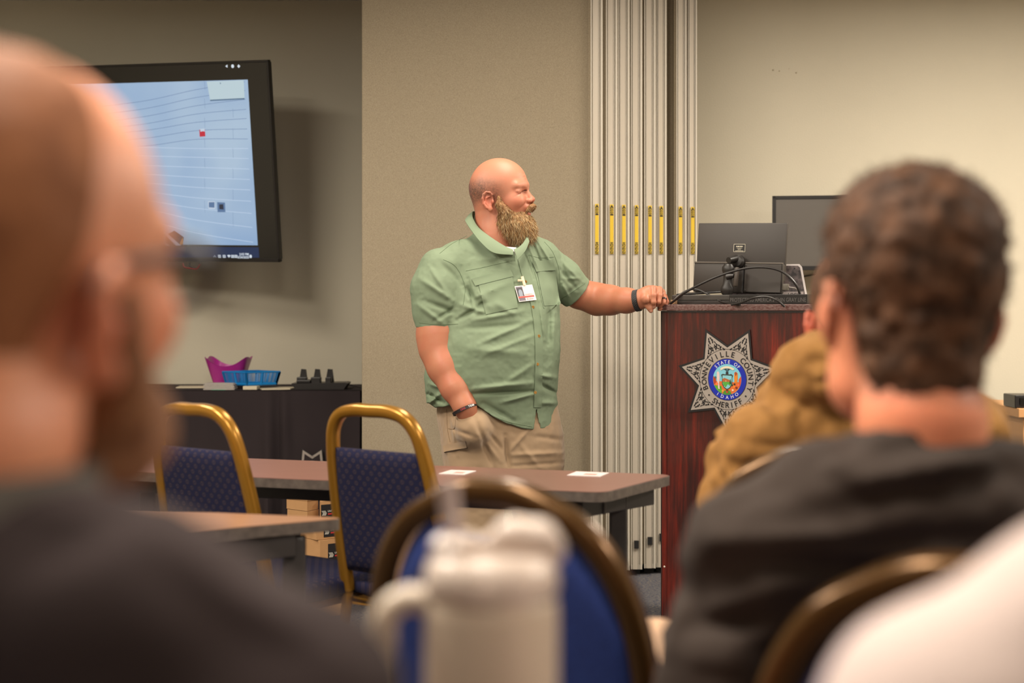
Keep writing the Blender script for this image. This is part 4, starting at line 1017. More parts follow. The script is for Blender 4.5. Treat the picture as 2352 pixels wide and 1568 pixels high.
# top board dips slightly to the right, as in the photo
sl = math.tan(math.radians(.35))
tp = MB(); tp.box((LW_/2, LD/2+.0, ZL-.012), (LW_+.03, LD+.02, .024), .003, ML)
for v in tp.V: pass
tp.build('top_board', M_edge, lec, smooth=False)
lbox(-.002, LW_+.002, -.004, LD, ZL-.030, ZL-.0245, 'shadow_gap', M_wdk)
b = MB(); b.lathe([(0, 0), (.004, 0), (.003, .0015), (0, .002)], (0, 0, 0), 10, ML @ Matrix.Translation((.012, -.002, PZ(1300, 5.4))) @ Matrix.Rotation(PI/2, 4, 'X')); b.build('screw_head', M_alu, lec)

# star emblem
M_sil = mat('emblem_silver', (168, 158, 150), .38, metal=.3, spec=.6); M_ebk = mat('emblem_black', (22, 18, 20), .45); M_eblu = mat('emblem_blue', (18, 38, 160), .4)
def emblem(par, M, R, k, full=True):
    """seven-pointed sheriff star; M: centre, x right, y up, z to the viewer; k thickness unit"""
    ri = R*.617
    def star(s, off=0): 
        o = []
        for i in range(7):
            a = PI/2+PI/7+i*2*PI/7; 
            o.append(((R*s+off)*math.cos(a), (R*s+off)*math.sin(a))); a2 = a+PI/7; o.append(((ri*s+off*.55)*math.cos(a2), (ri*s+off*.55)*math.sin(a2)))
        return o
    T = lambda z: M @ Matrix.Translation((0, 0, z))
    base = MB().prism(star(1, R*.085), k, T(0)).build('star_emblem', M_ebk, par, smooth=False)
    MB().prism(star(1), k*.4, T(k)).build('silver_star', M_sil, base, smooth=False)
    if not full: MB().prism(star(.80), k*.2, T(k*1.4)).build('dark_star_field', bpy.data.materials['black_tablecloth'], base, smooth=False)
    def ringm(r0, r1, z, nm, m, n=72):
        b = MB(); V = []; F = []
        for i in range(n):
            a = 2*PI*i/n; V += [(r0*math.cos(a), r0*math.sin(a), 0), (r1*math.cos(a), r1*math.sin(a), 0)]
        for i in range(n): j = (i+1) % n; F.append([2*i, 2*i+1, 2*j+1, 2*j])
        return b.add(V, F, T(z)).build(nm, m, base, smooth=False)
    z0 = k*1.7+.0003
    ringm(R*.585, R*.592, z0, 'ring_line', M_ebk); ringm(R*.400, R*.408, z0, 'ring_line', M_ebk); 
    MB().prism([(R*.398*math.cos(2*PI*i/64), R*.398*math.sin(2*PI*i/64)) for i in range(64)], .0003, T(z0)).build('blue_disc', M_eblu if full else M_sil, base, smooth=False)
    fl = MB()
    if full:
        # scroll leaves in each point
        for i in range(7):
            a = PI/2+PI/7+i*2*PI/7; Mr = T(z0) @ Matrix.Rotation(a-PI/2, 4, 'Z')
            def leaf(pts, w):
                q = spline([(x*R, y*R, 0) for x, y in pts], 5); n = len(q)
                for j in range(n-1):
                    p0, p1 = Vector(q[j]), Vector(q[j+1]); d = (p1-p0).normalized(); nn = Vector((-d.y, d.x, 0))
                    jag = lambda t, jj: w*R*math.sin(PI*min(max(t, .04), .96))**.7*(1.15+.55*((jj % 3)-1))
                    w0, w1 = jag(j/(n-1), j), jag((j+1)/(n-1), j+1)
                    fl.add([p0+nn*w0, p0-nn*w0*.6, p1-nn*w1*.6, p1+nn*w1], [[0, 1, 2, 3]], Mr)
            for s in (-1, 1):
                leaf([(s*.012, .90), (s*.035, .82), (s*.022, .76)], .016)
                leaf([(s*.060, .80), (s*.088, .70), (s*.055, .68), (s*.045, .74)], .015)
                leaf([(s*.105, .70), (s*.150, .615), (s*.115, .63)], .016)
                leaf([(s*.030, .72), (s*.060, .645), (s*.105, .61)], .012)
                leaf([(s*.012, .70), (s*.035, .63), (s*.020, .615)], .014)
                leaf([(s*.165, .600), (s*.205, .545), (s*.165, .57)], .013)
                leaf([(s*.075, .625), (s*.125, .585), (s*.150, .565)], .009)
        fl.build('scroll_leaves', M_ebk, base, smooth=False)
    def arc(s, r, a0, a1, size, m, nm, inside=False, sx=1):
        b = MB(); n = len(s)
        for j, ch in enumerate(s):
            if ch == ' ': continue
            a = math.radians(a0+(a1-a0)*j/(n-1)); p = Vector((r*math.cos(a), r*math.sin(a), 0)); up = -p.normalized() if inside else p.normalized()
            x = Vector((up.y, -up.x, 0)); rr = p-up*size*.36; Mt = T(z0+.0006) @ frame(rr, x, up); text_into(b, ch, size, Mt, size*.012, sx)
        return b.build(nm, m, base, smooth=False)
    arc('BONNEVILLE', R*.497, 201, 201-222*9/16, R*.150, M_ebk, 'county_name_lettering'); arc('COUNTY', R*.497, 201-222*11/16, -21, R*.150, M_ebk, 'county_lettering'); arc('SHERIFF', R*.497, 237, 303, R*.150, M_ebk, 'sheriff_lettering', True)
    M_lt = bpy.data.materials.get('emblem_white') or mat('emblem_white', (205, 205, 215), .4)
    arc('STATE OF', R*.345, 134, 46, R*.092, M_lt, 'state_lettering'); arc('IDAHO', R*.345, 235, 305, R*.092, M_lt, 'idaho_lettering', True)
    for a in (219, 321):
        d = MB(); d.prism([(R*.497*math.cos(math.radians(a))+R*.018*math.cos(t), R*.497*math.sin(math.radians(a))+R*.018*math.sin(t)) for t in np.linspace(0, 2*PI, 10)[:-1]], .0003, T(z0+.0003)); d.build('ring_dot', M_ebk, base, smooth=False)
    if not full: return base
    r = R*.300; z = z0+.0006
    seal = MB().prism([(r*math.cos(2*PI*i/48), r*math.sin(2*PI*i/48)) for i in range(48)], .0002, T(z)).build('state_seal', mat('seal_sky', (120, 188, 206), .4), base, smooth=False)
    cm = {}
    def sp(poly, c, zz, nm='seal_shape'):
        key = str(c)
        if key not in cm: cm[key] = [mat('seal_%d_%d_%d' % c, c, .45), MB(), nm]
        cm[key][1].prism([(x*r, y*r) for x, y in poly], .0001, T(z+.0002+zz*.00012))
    arcp = lambda a0, a1, n=14, rr=.99: [(rr*math.cos(math.radians(a0+(a1-a0)*i/n)), rr*math.sin(math.radians(a0+(a1-a0)*i/n))) for i in range(n+1)]
    sp(arcp(188, 352)+[(.5, -.16), (-.5, -.12)], (206, 104, 46), 0, 'seal_orange')          # earth
    sp(arcp(168, 200)+[(-.75, -.25), (-.78, .05)], (166, 62, 30), 1, 'seal_rust'); sp(arcp(-30, 14)+[(.80, .0), (.84, -.3)], (200, 74, 44), 1, 'seal_red')
    sp(arcp(205, 248)+[(-.35, -.62), (-.55, -.42), (-.72, -.35)], (84, 158, 40), 2, 'seal_green'); sp(arcp(252, 288)+[(.22, -.72), (-.2, -.72)], (70, 130, 44), 2, 'seal_green')
    sp([(-.42, .30), (-.30, .36), (0, .30), (.30, .36), (.42, .26), (.36, .1), (.36, -.3), (.22, -.55), (0, -.68), (-.22, -.55), (-.36, -.3), (-.36, .1)], (52, 60, 50), 3, 'seal_outline')
    sp([(-.32, .26), (0, .26), (.33, .24), (.31, -.28), (.18, -.50), (0, -.62), (-.18, -.50), (-.31, -.28)], (128, 190, 200), 4, 'seal_sky_shield')
    sp([(-.32, .02), (-.2, .10), (0, .04), (.25, -.06), (.3, -.16), (-.32, -.16)], (168, 98, 52), 5, 'seal_hills')
    sp([(-.32, -.16), (.3, -.16), (.22, -.42), (.05, -.30), (-.1, -.52), (-.26, -.36)], (78, 160, 60), 5, 'seal_field'); sp([(.22, .06), (.30, -.2), (.30, -.32), (.16, -.26)], (28, 66, 30), 6, 'seal_tree')
    sp([(-.72, .46), (-.62, .52), (-.54, .40), (-.52, .1), (-.56, -.3), (-.50, -.62), (-.62, -.62), (-.68, -.2), (-.72, .1)], (212, 190, 186), 6, 'seal_figure_pale')
    sp([(.50, .44), (.62, .52), (.74, .42), (.74, .05), (.70, -.2), (.52, -.2), (.50, .1)], (214, 128, 34), 6, 'seal_figure_orange'); sp([(.52, .46), (.62, .50), (.72, .40), (.60, .22)], (150, 66, 40), 7, 'seal_figure_shirt')
    sp([(-.10, .32), (.10, .32), (.08, .50), (-.08, .50)], (40, 40, 44), 7, 'seal_elk')
    for s in (-1, 1):
        sp([(s*.04, .48), (s*.20, .78), (s*.15, .80), (s*.0, .55)][::s], (46, 62, 72), 7, 'seal_antlers'); sp([(s*.10, .60), (s*.26, .66), (s*.25, .70), (s*.08, .64)][::s], (46, 62, 72), 7, 'seal_antlers')
        sp([(s*.06, .62), (s*.07, .84), (s*.04, .84), (s*.02, .6)][::s], (46, 62, 72), 7, 'seal_antlers')
    sp([(.86*math.cos(math.radians(a)), .86*math.sin(math.radians(a))) for a in range(52, 132, 8)]+[(.72*math.cos(math.radians(a)), .72*math.sin(math.radians(a))) for a in range(128, 48, -8)], (216, 206, 178), 8, 'seal_scroll')
    for (x, y, w, c) in ((-.72, -.3, .12, (226, 116, 62)), (-.3, -.74, .09, (216, 150, 60)), (.5, -.45, .10, (232, 120, 40)), (.66, -.52, .09, (120, 40, 20)), (.40, -.68, .08, (226, 196, 160)), (.2, -.8, .07, (90, 150, 40)), (0, -.8, .08, (190, 60, 30)), (.8, -.35, .08, (236, 96, 70)), (.0, -.68, .1, (96, 58, 30)), (-.08, -.1, .05, (214, 160, 110)), (.52, -.3, .08, (80, 40, 20)), (.36, -.36, .07, (40, 70, 34)), (-.46, -.5, .08, (60, 150, 36)), (-.82, .12, .08, (60, 96, 96))):
        sp([(x+w*math.cos(t+x), y+w*math.sin(t+x)) for t in (0, 1.3, 2.5, 3.8, 5.1)], c, 8, 'seal_detail')
    for kx, (mm, bb, nm) in cm.items(): bb.build(nm, mm, seal, smooth=False)
    return base
ts = .2727; zc = PZ(871, (LA+LU*ts).y)
Mem = frame(LP(ts, -.0035, zc), LU, (0, 0, 1)); assert Mem.to_3x3().col[2].dot(LV) < 0
emblem(bpy.data.objects['front_panel'], Mem, .190, .0015)
# the same star, printed smaller on the black tablecloth
Yc = YT0-.022; Mc = frame(Vector((PX(717, Yc), Yc, PZ(1078, Yc))), (1, 0, 0), (0, .0, 1))
emblem(cloth, Mc, .108, .0008, False)

# flat black case at the back left of the top
M_cs = mat('case_grey', (58, 54, 50), .45); M_mon = mat('monitor_shell', (50, 44, 40), .5, bump=(500, .1, .0005))
t = thing('flat_case', 'flat dark grey case with a tan corner tab at the left of the lectern top', 'case', LP(.12, .1, ZL))
lbox(.025, .30, .04, .24, ZL+.0, ZL+.014, 'case_base', M_wdk, .002, t); lbox(.020, .31, .045, .24, ZL+.0145, ZL+.036, 'case_lid', M_cs, .003, t)
lbox(.022, .046, .030, .0395, ZL+.001, ZL+.017, 'corner_tab', mat('tan_tab', (176, 140, 106), .6), .001, t)
t = thing('tablet', 'thin black tablet lying tilted on the flat case beside the hand', 'tablet', LP(.02, .2, ZL+.04))
M2 = ML @ Matrix.Translation((.115, .16, ZL+.046)) @ Matrix.Rotation(math.radians(-3), 4, 'Y') @ Matrix.Rotation(math.radians(3), 4, 'X')
MB().box((0, 0, 0), (.20, .14, .008), .003, M2, 3).build('tablet_body', M_bp, t)
MB().box((0, 0, .0045), (.18, .12, .001), 0, M2).build('screen', M_scr, t, smooth=False)
# banner box
t = thing('lettered_box', 'low black box lettered in grey capitals at the right front of the lectern top', 'box', LP(.4, .05, ZL))
bx0, bx1 = .272, .575
lb_ = lbox(bx0, bx1, .012, .15, ZL+.0005, ZL+.036, 'box_body', M_bp, .002, t)
b = MB(); text_into(b, "PROTECTING AMERICA'S THIN GRAY LINE", .021, ML @ Matrix.Translation(((bx0+bx1)/2, .0112, ZL+.009)) @ Matrix.Rotation(PI/2, 4, 'X'), .0002, .74)
b.build('grey_lettering', mat('letter_grey', (84, 80, 78), .7), lb_, smooth=False)
# portable monitor seen from behind
p0_ = P(1603, 515, 5.50); mx = (LU+Vector((0, 0, -.030))).normalized(); my = Vector((0, 0, 1))+LV*.06; mw = .364; mh = .262
my = (my-mx*my.dot(mx)).normalized(); MM = frame(p0_-my*mh, mx, my); pc = [p0_, p0_+mx*mw, p0_+mx*mw-my*mh, p0_-my*mh]
t = thing('portable_monitor', 'dark grey monitor seen from behind on the lectern, with a small white-framed label', 'monitor', (pc[2]+pc[3])/2)
MB().box((mw/2, mh*.60/1+mh*.0+.0, -.012), (mw, mh*.84, .016), .004, MM).build('back_cover', M_mon, t)
lo_ = MB(); lo_.box((mw/2, mh*.215, .004), (mw, mh*.43, .022), .005, MM); lo_.build('lower_housing', M_mon, t)
MB().box((mw/2, mh*.433, .012), (mw-.004, .006, .012), .001, MM).build('housing_ledge', mat('ledge_grey', (84, 76, 68), .5), t, smooth=False)
MB().box((mw*.79, mh*.215, .0195), (mw*.40, mh*.40, .003), .001, MM).build('vent_panel', M_mon, t, smooth=False)
MB().box((mw*.575, mh*.21, .0205), (.004, mh*.42, .004), 0, MM).build('panel_groove', M_dark, t, smooth=False)
for px, py in ((.37, .40), (.60, .40), (.60, .04)):
    b = MB(); b.lathe([(0, .0), (.0042, .0), (.0042, .003), (.002, .0035), (.002, .0015), (0, .0015)], (0, 0, 0), 12, MM @ Matrix.Translation((mw*px, mh*py, .0193))); b.build('screw_head', M_cs, t)
lw_, lh_ = .046, .029; lx_, ly_ = mw*.487, mh*.655
lab = MB().box((lx_, ly_, -.0037), (lw_, lh_, .0008), .0003, MM).build('rating_label', M_bp, t, smooth=False)
b = MB()
for (a, c, w, h) in ((0, lh_/2, lw_, .0012), (0, -lh_/2, lw_, .0012), (-lw_/2, 0, .0012, lh_), (lw_/2, 0, .0012, lh_)): b.box((lx_+a, ly_+c, -.0030), (w, h, .0004), 0, MM)
for (yy, w, h, n) in ((.0060, .028, .0050, 8), (-.0005, .022, .0018, 11), (-.0040, .012, .0014, 6), (-.0070, .016, .0014, 8), (-.0110, .034, .0020, 17)):
    for k in range(n): b.box((lx_-w/2+(k+.5)*w/n, ly_+yy, -.0030), (w/n*(.62+.2*((k*7) % 3-1)*.5), h*(1-.25*((k*5) % 2)), .0004), 0, MM)
b.build('label_print', mat('label_cream', (214, 206, 186), .5), lab, smooth=False)
# ball mount
M_mt = mat('mount_black', (34, 30, 28), .42)
Mq = MM @ Matrix.Translation((mw*.455, mh*.0, .06)); t2 = thing('ball_mount', 'black double-ball mounting arm with a side lever holding the monitor on the lectern', 'mount', LP(.32, .0, ZL))
b = MB(); prof = [(0, -.050), (.016, -.048), (.024, -.036), (.0235, -.024), (.018, -.010), (.0165, .01), (.018, .028), (.0245, .040), (.0255, .054), (.019, .066), (.008, .070), (0, .0705)]
Mrot = Mq @ Matrix.Translation((.004, .055, .012)) @ Matrix.Rotation(-PI/2, 4, 'X')
b.lathe([(r_, -z_) for r_, z_ in reversed(prof)], (0, 0, 0), 28, Mrot, 1.0, .8); b.build('socket_arm', M_mt, t2)
b = MB(); b.tube([Mq @ Vector((.004, .118, .012)), Mq @ Vector((.014, .128, -.03))], [.012, .016], 14); b.lathe([(0, 0), (.026, 0), (.026, .008), (.018, .016), (0, .018)], (0, 0, 0), 24, Mq @ Matrix.Translation((.022, .118, -.040))); b.build('upper_ball', M_mt, t2)
b = MB(); b.tube([Mq @ Vector((.006, .055, .02)), Mq @ Vector((.034, .060, .022))], [.013, .007], 12); b.build('clamp_screw', M_mt, t2)
b = MB(); b.box((.041, .058, .024), (.014, .072, .016), .004, Mq @ Matrix.Rotation(-.06, 4, 'Z')); b.build('lever', mat('lever_grey', (66, 58, 52), .45), t2)
b = MB(); b.tube([Mq @ Vector((.004, .004, .012)), Vector(Mq @ Vector((.004, -.012, .010)))], [.014, .012], 12)
c_ = Mq @ Vector((.004, 0, .010)); b.lathe([(0, 0), (.028, 0), (.028, .006), (.016, .010), (.012, max(.012, c_.z-ZL)), (0, max(.013, c_.z-ZL+.004))], (c_.x, c_.y, ZL), 24); b.build('base_plate', M_mt, t2)
# cables
def cable(nm, pts, r, lab_, m=None, deps=None):
    q = [tuple(P(x, y, Y)) for x, y, Y in pts]; mb = MB(); mb.tube(spline(q, 7), r, 9); o = mb.build(nm, m or M_mt, None); return tag(o, lab_, 'cable')
cable('video_cable', [(1540, 697, 5.40), (1552, 688, 5.37), (1570, 674, 5.33), (1600, 657, 5.29), (1640, 638, 5.25), (1680, 624, 5.22), (1720, 615, 5.19), (1760, 614, 5.16), (1795, 623, 5.14), (1820, 643, 5.12), (1835, 668, 5.12), (1842, 705, 5.14)], .0046, 'thick black cable arching over the back of the monitor on the lectern')
cable('video_cable', [(1544, 694, 5.39), (1560, 678, 5.40), (1580, 666, 5.41), (1602, 665, 5.40), (1630, 678, 5.36), (1655, 692, 5.31), (1680, 698, 5.25), (1700, 700, 5.2)], .0036, 'thin black cable looping low over the flat case on the lectern')
cable('video_cable', [(1680, 700, 5.22), (1705, 694, 5.18), (1735, 683, 5.14), (1765, 682, 5.12), (1788, 692, 5.1), (1802, 704, 5.1)], .0040, 'black cable bowed in front of the lettered box on the lectern')
t = thing('video_plug', 'grey cable plug in the right edge of the monitor', 'plug', P(1812, 657, 5.33))
b = MB(); b.box((mw+.010, mh*.10, .006), (.026, .024, .014), .003, MM); b.build('plug_body', mat('plug_grey', (92, 86, 76), .45), t)
b = MB(); b.tube(spline([MM @ Vector((mw+.022, mh*.10, .006)), tuple(P(1830, 664, 5.28)), tuple(P(1838, 680, 5.2)), tuple(P(1842, 703, 5.14))], 6), .003, 8); b.build('plug_cord', mat('cord_grey', (110, 104, 98), .4), t)
# laptop behind with sticker-covered lid
lc = [P(1797, 606, 5.42), P(1838, 606, 5.40), P(1858, 700, 5.36), P(1797, 700, 5.38)]
Mlp = frame(lc[3], (lc[2]-lc[3]), (lc[0]-lc[3])); lpw = .30; lph = (lc[0]-lc[3]).length
t = thing('laptop', 'open laptop with a dark sticker-covered lid behind the monitor on the lectern', 'laptop', lc[3])
def slant(poly, th, z): 
    return MB().prism(poly, th, Mlp @ Matrix.Translation((0, 0, z)))
W0 = (lc[1]-lc[0]).length; W1 = (lc[2]-lc[3]).length
out = [(-.22, 0), (W1, 0), (W0+.006, lph-.012), (W0-.004, lph), (-.22, lph)]
slant(out, .006, -.008).build('lid', mat('lid_white', (196, 188, 186), .4), t, smooth=False)
inn = [(-.21, .006), (W1-.008, .006), (W0-.002, lph-.014), (W0-.010, lph-.007), (-.21, lph-.007)]
lidp = slant(inn, .001, -.002).build('lid_cover', mat('lid_marbled', (30, 24, 26), .4, noise=(38, (96, 84, 84), .12)), t, smooth=False)
b = MB().prism([(.0, .028), (W1-.022, .028), (W1-.020, .052), (.0, .052)], .0004, Mlp @ Matrix.Translation((0, 0, -.0007))).build('name_sticker', mat('sticker_grey', (150, 140, 138), .5), lidp, smooth=False)
b = MB(); text_into(b, 'LOGIX', .018, Mlp @ Matrix.Translation((.045, .034, .0003)), .0003, .9); b.build('sticker_lettering', M_ebk, lidp, smooth=False)
MB().box((0, 0, 0), (.30, .12, .012), .003, Matrix.Translation(LP(.52, .24, ZL+.007)) @ Matrix.Rotation(math.radians(-33), 4, 'Z')).build('keyboard_base', mat('laptop_base', (170, 164, 160), .4), t, smooth=False)
b = MB().lathe([(0, 0), (.003, 0), (.003, .001), (0, .001)], (0, 0, 0), 10, Mlp @ Matrix.Translation((W0-.022, lph-.018, -.0008))); b.build('lid_dot', M_ebk, lidp)

# wall monitor at the right, partly hidden by the seated man
YMn = 7.05
a_, b_ = P(1774, 450, YMn), P(1773, 620, YMn); tr_ = P(2060, 447, YMn-.12)
Mwm = frame(a_, tr_-a_, a_-b_); hh = (a_-b_).length; ww = hh*1.72
t = thing('wall_monitor', 'black-framed blank monitor mounted on the right wall behind the lectern', 'monitor', (a_+b_)/2)
def wbx(x0, x1, y0, y1, z0, z1, nm, m, bev=0): return MB().box(((x0+x1)/2, (y0+y1)/2, (z0+z1)/2), (x1-x0, abs(y1-y0), z1-z0), bev, Mwm).build(nm, m, t, smooth=False)
wbx(0, ww, 0, -hh, -.05, -.004, 'shell', M_bp, .004)
for (x0, x1, y0, y1) in ((0, ww, 0, -.016), (0, ww, -hh+.02, -hh), (0, .018, 0, -hh), (ww-.018, ww, 0, -hh)): wbx(x0, x1, y0, y1, -.004, .006, 'bezel', M_bp, .001)
wbx(.018, ww-.018, -.016, -hh+.02, -.003, 0, 'screen', mat('matte_screen', (84, 78, 72), .32, spec=.8))
b = MB(); b.box((ww/2, -hh/2, -.05-(YR-YMn-.05)/2+.0), (.16, .16, YR-YMn-.06), .002, Mwm); b.build('wall_bracket', M_bp, t, smooth=False)
b = MB(); b.tube(spline([tuple(P(1830, 640, YR-.01)), tuple(P(1850, 634, YR-.008)), tuple(P(1875, 630, YR-.008)), tuple(P(1900, 622, YR-.02))], 6), .0035, 6); tag(b.build('thin_cable', M_bp, None), 'thin dark cord on the right wall just below the wall monitor', 'cord')

# desk at the far right edge with a black box on it
Yd = 6.2; zt_ = PZ(938, Yd)
t = thing('side_desk', 'tan wooden desk just entering the photo at the right edge', 'desk', (PX(2338, Yd)+.5, Yd+.3, 0))
MB().box((PX(2340, Yd)+.55, Yd+.3, zt_-.02), (1.1, .6, .04), .003).build('desktop', mat('tan_wood', (190, 140, 92), .45), t, smooth=False)
for sx in (.05, 1.05):
    MB().box((PX(2340, Yd)+sx, Yd+.3, (zt_-.04)/2), (.04, .54, zt_-.04)).build('side_panel', bpy.data.materials['tan_wood'], t, smooth=False)
t = thing('desk_device', 'small black device standing on the tan desk at the right edge', 'device', (PX(2340, Yd)+.09, Yd+.1, zt_))
MB().box((PX(2336, Yd)+.10, Yd+.1, zt_+.029), (.2, .15, .056), .004).build('device_body', M_bp, t, smooth=False)
MB().box((PX(2336, Yd)+.10, Yd+.022, zt_+.03), (.16, .006, .03), .001).build('device_screen', M_scr, t, smooth=False)
# ------------------------------------------------------------------ tables, chairs, boxes, tumbler
def laminate(n, c, c2, r=.3): return mat(n, c, r, noise=(6, c2, .3, (1, 5, 1)), spec=.5, bump=(500, .06, .0005))
M_lam = laminate('walnut_laminate', (118, 82, 72), (108, 74, 64), .30); M_lam2 = laminate('tan_laminate', (138, 102, 76), (128, 92, 68), .32)
M_tedge = mat('table_edge', (68, 59, 54), .5, noise=(40, (92, 82, 74), .2)); M_tleg = mat('table_steel', (42, 37, 35), .5)
def table(name, label, poly, z, m, legs, bar):
    c = sum((Vector((x, y, 0)) for x, y in poly), Vector())/len(poly)
    t = thing(name, label, 'table', c, group=None)
    def rounded(pl, r):
        o = []
        n = len(pl)
        for i in range(n):
            a, b, d = Vector(pl[i-1]), Vector(pl[i]), Vector(pl[(i+1) % n]); u = (a-b).normalized()*r; w = (d-b).normalized()*r
            for k in range(6): s = k/5; q = (b+u)*(1-s)**2+b*2*s*(1-s)+(b+w)*s*s; o.append((q.x, q.y))
        return o
    pl = rounded(poly, .045)
    ar = sum(pl[i][0]*pl[(i+1) % len(pl)][1]-pl[(i+1) % len(pl)][0]*pl[i][1] for i in range(len(pl)))
    if ar < 0: pl = pl[::-1]
    cc = Vector((c.x, c.y)); inn = [((Vector(p)-cc)*.996+cc)[:] for p in pl]
    MB().prism(pl, .026, None, z-.0275).build('edge_band', M_tedge, t, smooth=False)
    MB().prism(inn, .002, None, z-.002).build('tabletop', m, t, smooth=False)
    for (a, b) in bar:
        a = Vector((*a, z-.055)); b = Vector((*b, z-.055)); d = (b-a)
        MB().box((0, 0, 0), (d.length, .03, .05), .003, frame((a+b)/2, d, Vector((0, 0, 1)).cross(d))).build('apron', M_tleg, t, smooth=False)
    for (x, y) in legs:
        MB().box((x, y, (z-.03)/2+.01), (.05, .035, z-.06), .006).build('leg', M_tleg, t, smooth=False)
        f = Vector(legs[0]); MB().box((x, y, .0155), (.07, .40, .03), .008, None).build('foot', M_tleg, t, smooth=False)
    return t
ZTB = .735
# front table
FR = (.475, 4.17); NR = (.245, 3.765); d = Vector((-.945, .327)); FL = (FR[0]+d.x*1.75, FR[1]+d.y*1.75); NL = (NR[0]+d.x*1.75, NR[1]+d.y*1.75)
table('training_table', 'walnut-topped training table in the front row before the standing man', [NR, FR, FL, NL], ZTB, M_lam, [(.30, 4.02), (-1.15, 4.50)], [((.18, 3.86), (.40, 4.12)), ((.26, 3.93), (-1.2, 4.42))])
for (a, b, lb) in (((1018, 1083), (1084, 1088), 'white card with pink print on the front table, left of the other'), ((1310, 1087), (1392, 1092), 'white card on the front table near its right corner')):
    x0_, x1_ = a[0], b[0]; Yp_ = (CAMZ-ZTB)*FPX/((a[1]+b[1])/2-HY)
    t = thing('paper_card', lb, 'card', (PX((x0_+x1_)/2, Yp_), Yp_, ZTB))
    Mx = Matrix.Translation((PX((x0_+x1_)/2, Yp_), Yp_, ZTB)) @ Matrix.Rotation(-.33, 4, 'Z')
    MB().box((0, 0, .0012), ((x1_-x0_)/FPX*Yp_*.96, .10, .0020), 0, Mx).build('card_sheet', mat('card_sheet', (196, 182, 178), .6) if 'card_sheet' not in bpy.data.materials else bpy.data.materials['card_sheet'], t, smooth=False)
    MB().box((.01, -.01, .0024), ((x1_-x0_)/FPX*Yp_*.35, .03, .0004), 0, Mx).build('printed_patch', mat('card_pink', (196, 120, 108), .6) if 'card_pink' not in bpy.data.materials else bpy.data.materials['card_pink'], t, smooth=False)
TIP = (-.380, 3.308); table('training_table', 'tan-topped table corner behind the left foreground man, second row', [TIP, (-1.75, 3.675), (-1.70, 3.2), (-.85, 3.02)], ZTB, M_lam2, [(-.50, 3.27), (-1.5, 3.40)], [((-.50, 3.26), (-.82, 3.08)), ((-.5, 3.28), (-1.5, 3.5))])
table('training_table', 'pale tan table end between the round-backed chair and the black-jacketed man', [(.2705, 2.30), (.1976, 1.93), (-.16, 1.99), (-.16, 2.36)], .72, laminate('pale_laminate', (196, 160, 130), (188, 150, 120), .3), [(.12, 2.14), (-.08, 2.18)], [((.15, 2.14), (-.12, 2.18))])
table('training_table', 'table under the cream tumbler in the nearest row', [(.13, 1.44), (.13, 1.01), (-1.0, 1.03), (-1.0, 1.46)], ZTB, M_lam, [(.02, 1.2), (-.9, 1.2)], [((.05, 1.2), (-.9, 1.2))])

# chairs
def dotted(n, base, dot, rough=.9, sc=46):
    m = bpy.data.materials.new(n); m.use_nodes = True; nt = m.node_tree; N = nt.nodes; L = nt.links; b = N['Principled BSDF']
    uv = N.new('ShaderNodeUVMap'); uv.uv_map = 'UV'; mp = N.new('ShaderNodeMapping'); mp.inputs['Rotation'].default_value = (0, 0, PI/4); L.new(uv.outputs[0], mp.inputs[0])
    vo = N.new('ShaderNodeTexVoronoi'); vo.voronoi_dimensions = '2D'; vo.inputs['Scale'].default_value = sc; vo.inputs['Randomness'].default_value = 0; L.new(mp.outputs[0], vo.inputs['Vector'])
    r = N.new('ShaderNodeValToRGB'); e = r.color_ramp.elements; e[0].position = .16; e[0].color = lin(base)+(1,); e[1].position = .34; e[1].color = lin(base)+(1,)
    x = e.new(.21); x.color = lin(dot)+(1,); x = e.new(.28); x.color = lin(tuple(v*.6 for v in base))+(1,)
    L.new(vo.outputs['Distance'], r.inputs[0]); L.new(r.outputs[0], b.inputs['Base Color']); b.inputs['Roughness'].default_value = rough; b.inputs['Specular IOR Level'].default_value = .2
    return m
M_navy = dotted('navy_dotted_fabric', (25, 26, 52), (80, 66, 68)); M_roy = mat('royal_blue_fabric', (32, 50, 112), .9, noise=(160, (40, 62, 132), .2))
M_gold = mat('bronze_gold_tube', (150, 106, 34), .28, metal=.55); M_brn = mat('dark_bronze_tube', (84, 58, 28), .25, metal=.6)
def pad(prof, y0, y1, nm, m, par, nx=24, lean=None):
    """upholstered pad: prof(v)->(z, halfwidth left/right) rows; front and back faces bulge"""
    mb = MB(); nv = 18; V = []; UV = []
    for side in (0, 1):
        for j in range(nv+1):
            v = j/nv; z, hw = prof(v)
            for i in range(nx+1):
                u = i/nx*2-1; ed = (1-abs(u)**6)*(1-abs(2*v-1)**8); 
                zz = z(u) if callable(z) else z
                y = (y0+y1)/2+(1 if side else -1)*((y1-y0)/2*(.35+.65*ed**.5)) ; y += lean(zz) if lean else 0
                V.append((u*hw, y, zz)); UV.append((u*hw, zz))
    F = []; n1 = nx+1; o = (nv+1)*n1
    for j in range(nv):
        for i in range(nx):
            a = j*n1+i; F.append([a, a+1, a+n1+1, a+n1]); F.append([o+a, o+a+n1, o+a+n1+1, o+a+1])
    bd = [i for i in range(nx)]+[j*n1+nx for j in range(nv)]+[nv*n1+i for i in range(nx, 0, -1)]+[j*n1 for j in range(nv, 0, -1)]
    for a, b in zip(bd, bd[1:]+bd[:1]): F.append([b, a, o+a, o+b])
    return mk(nm, V, F, m, par, True, uv=UV)
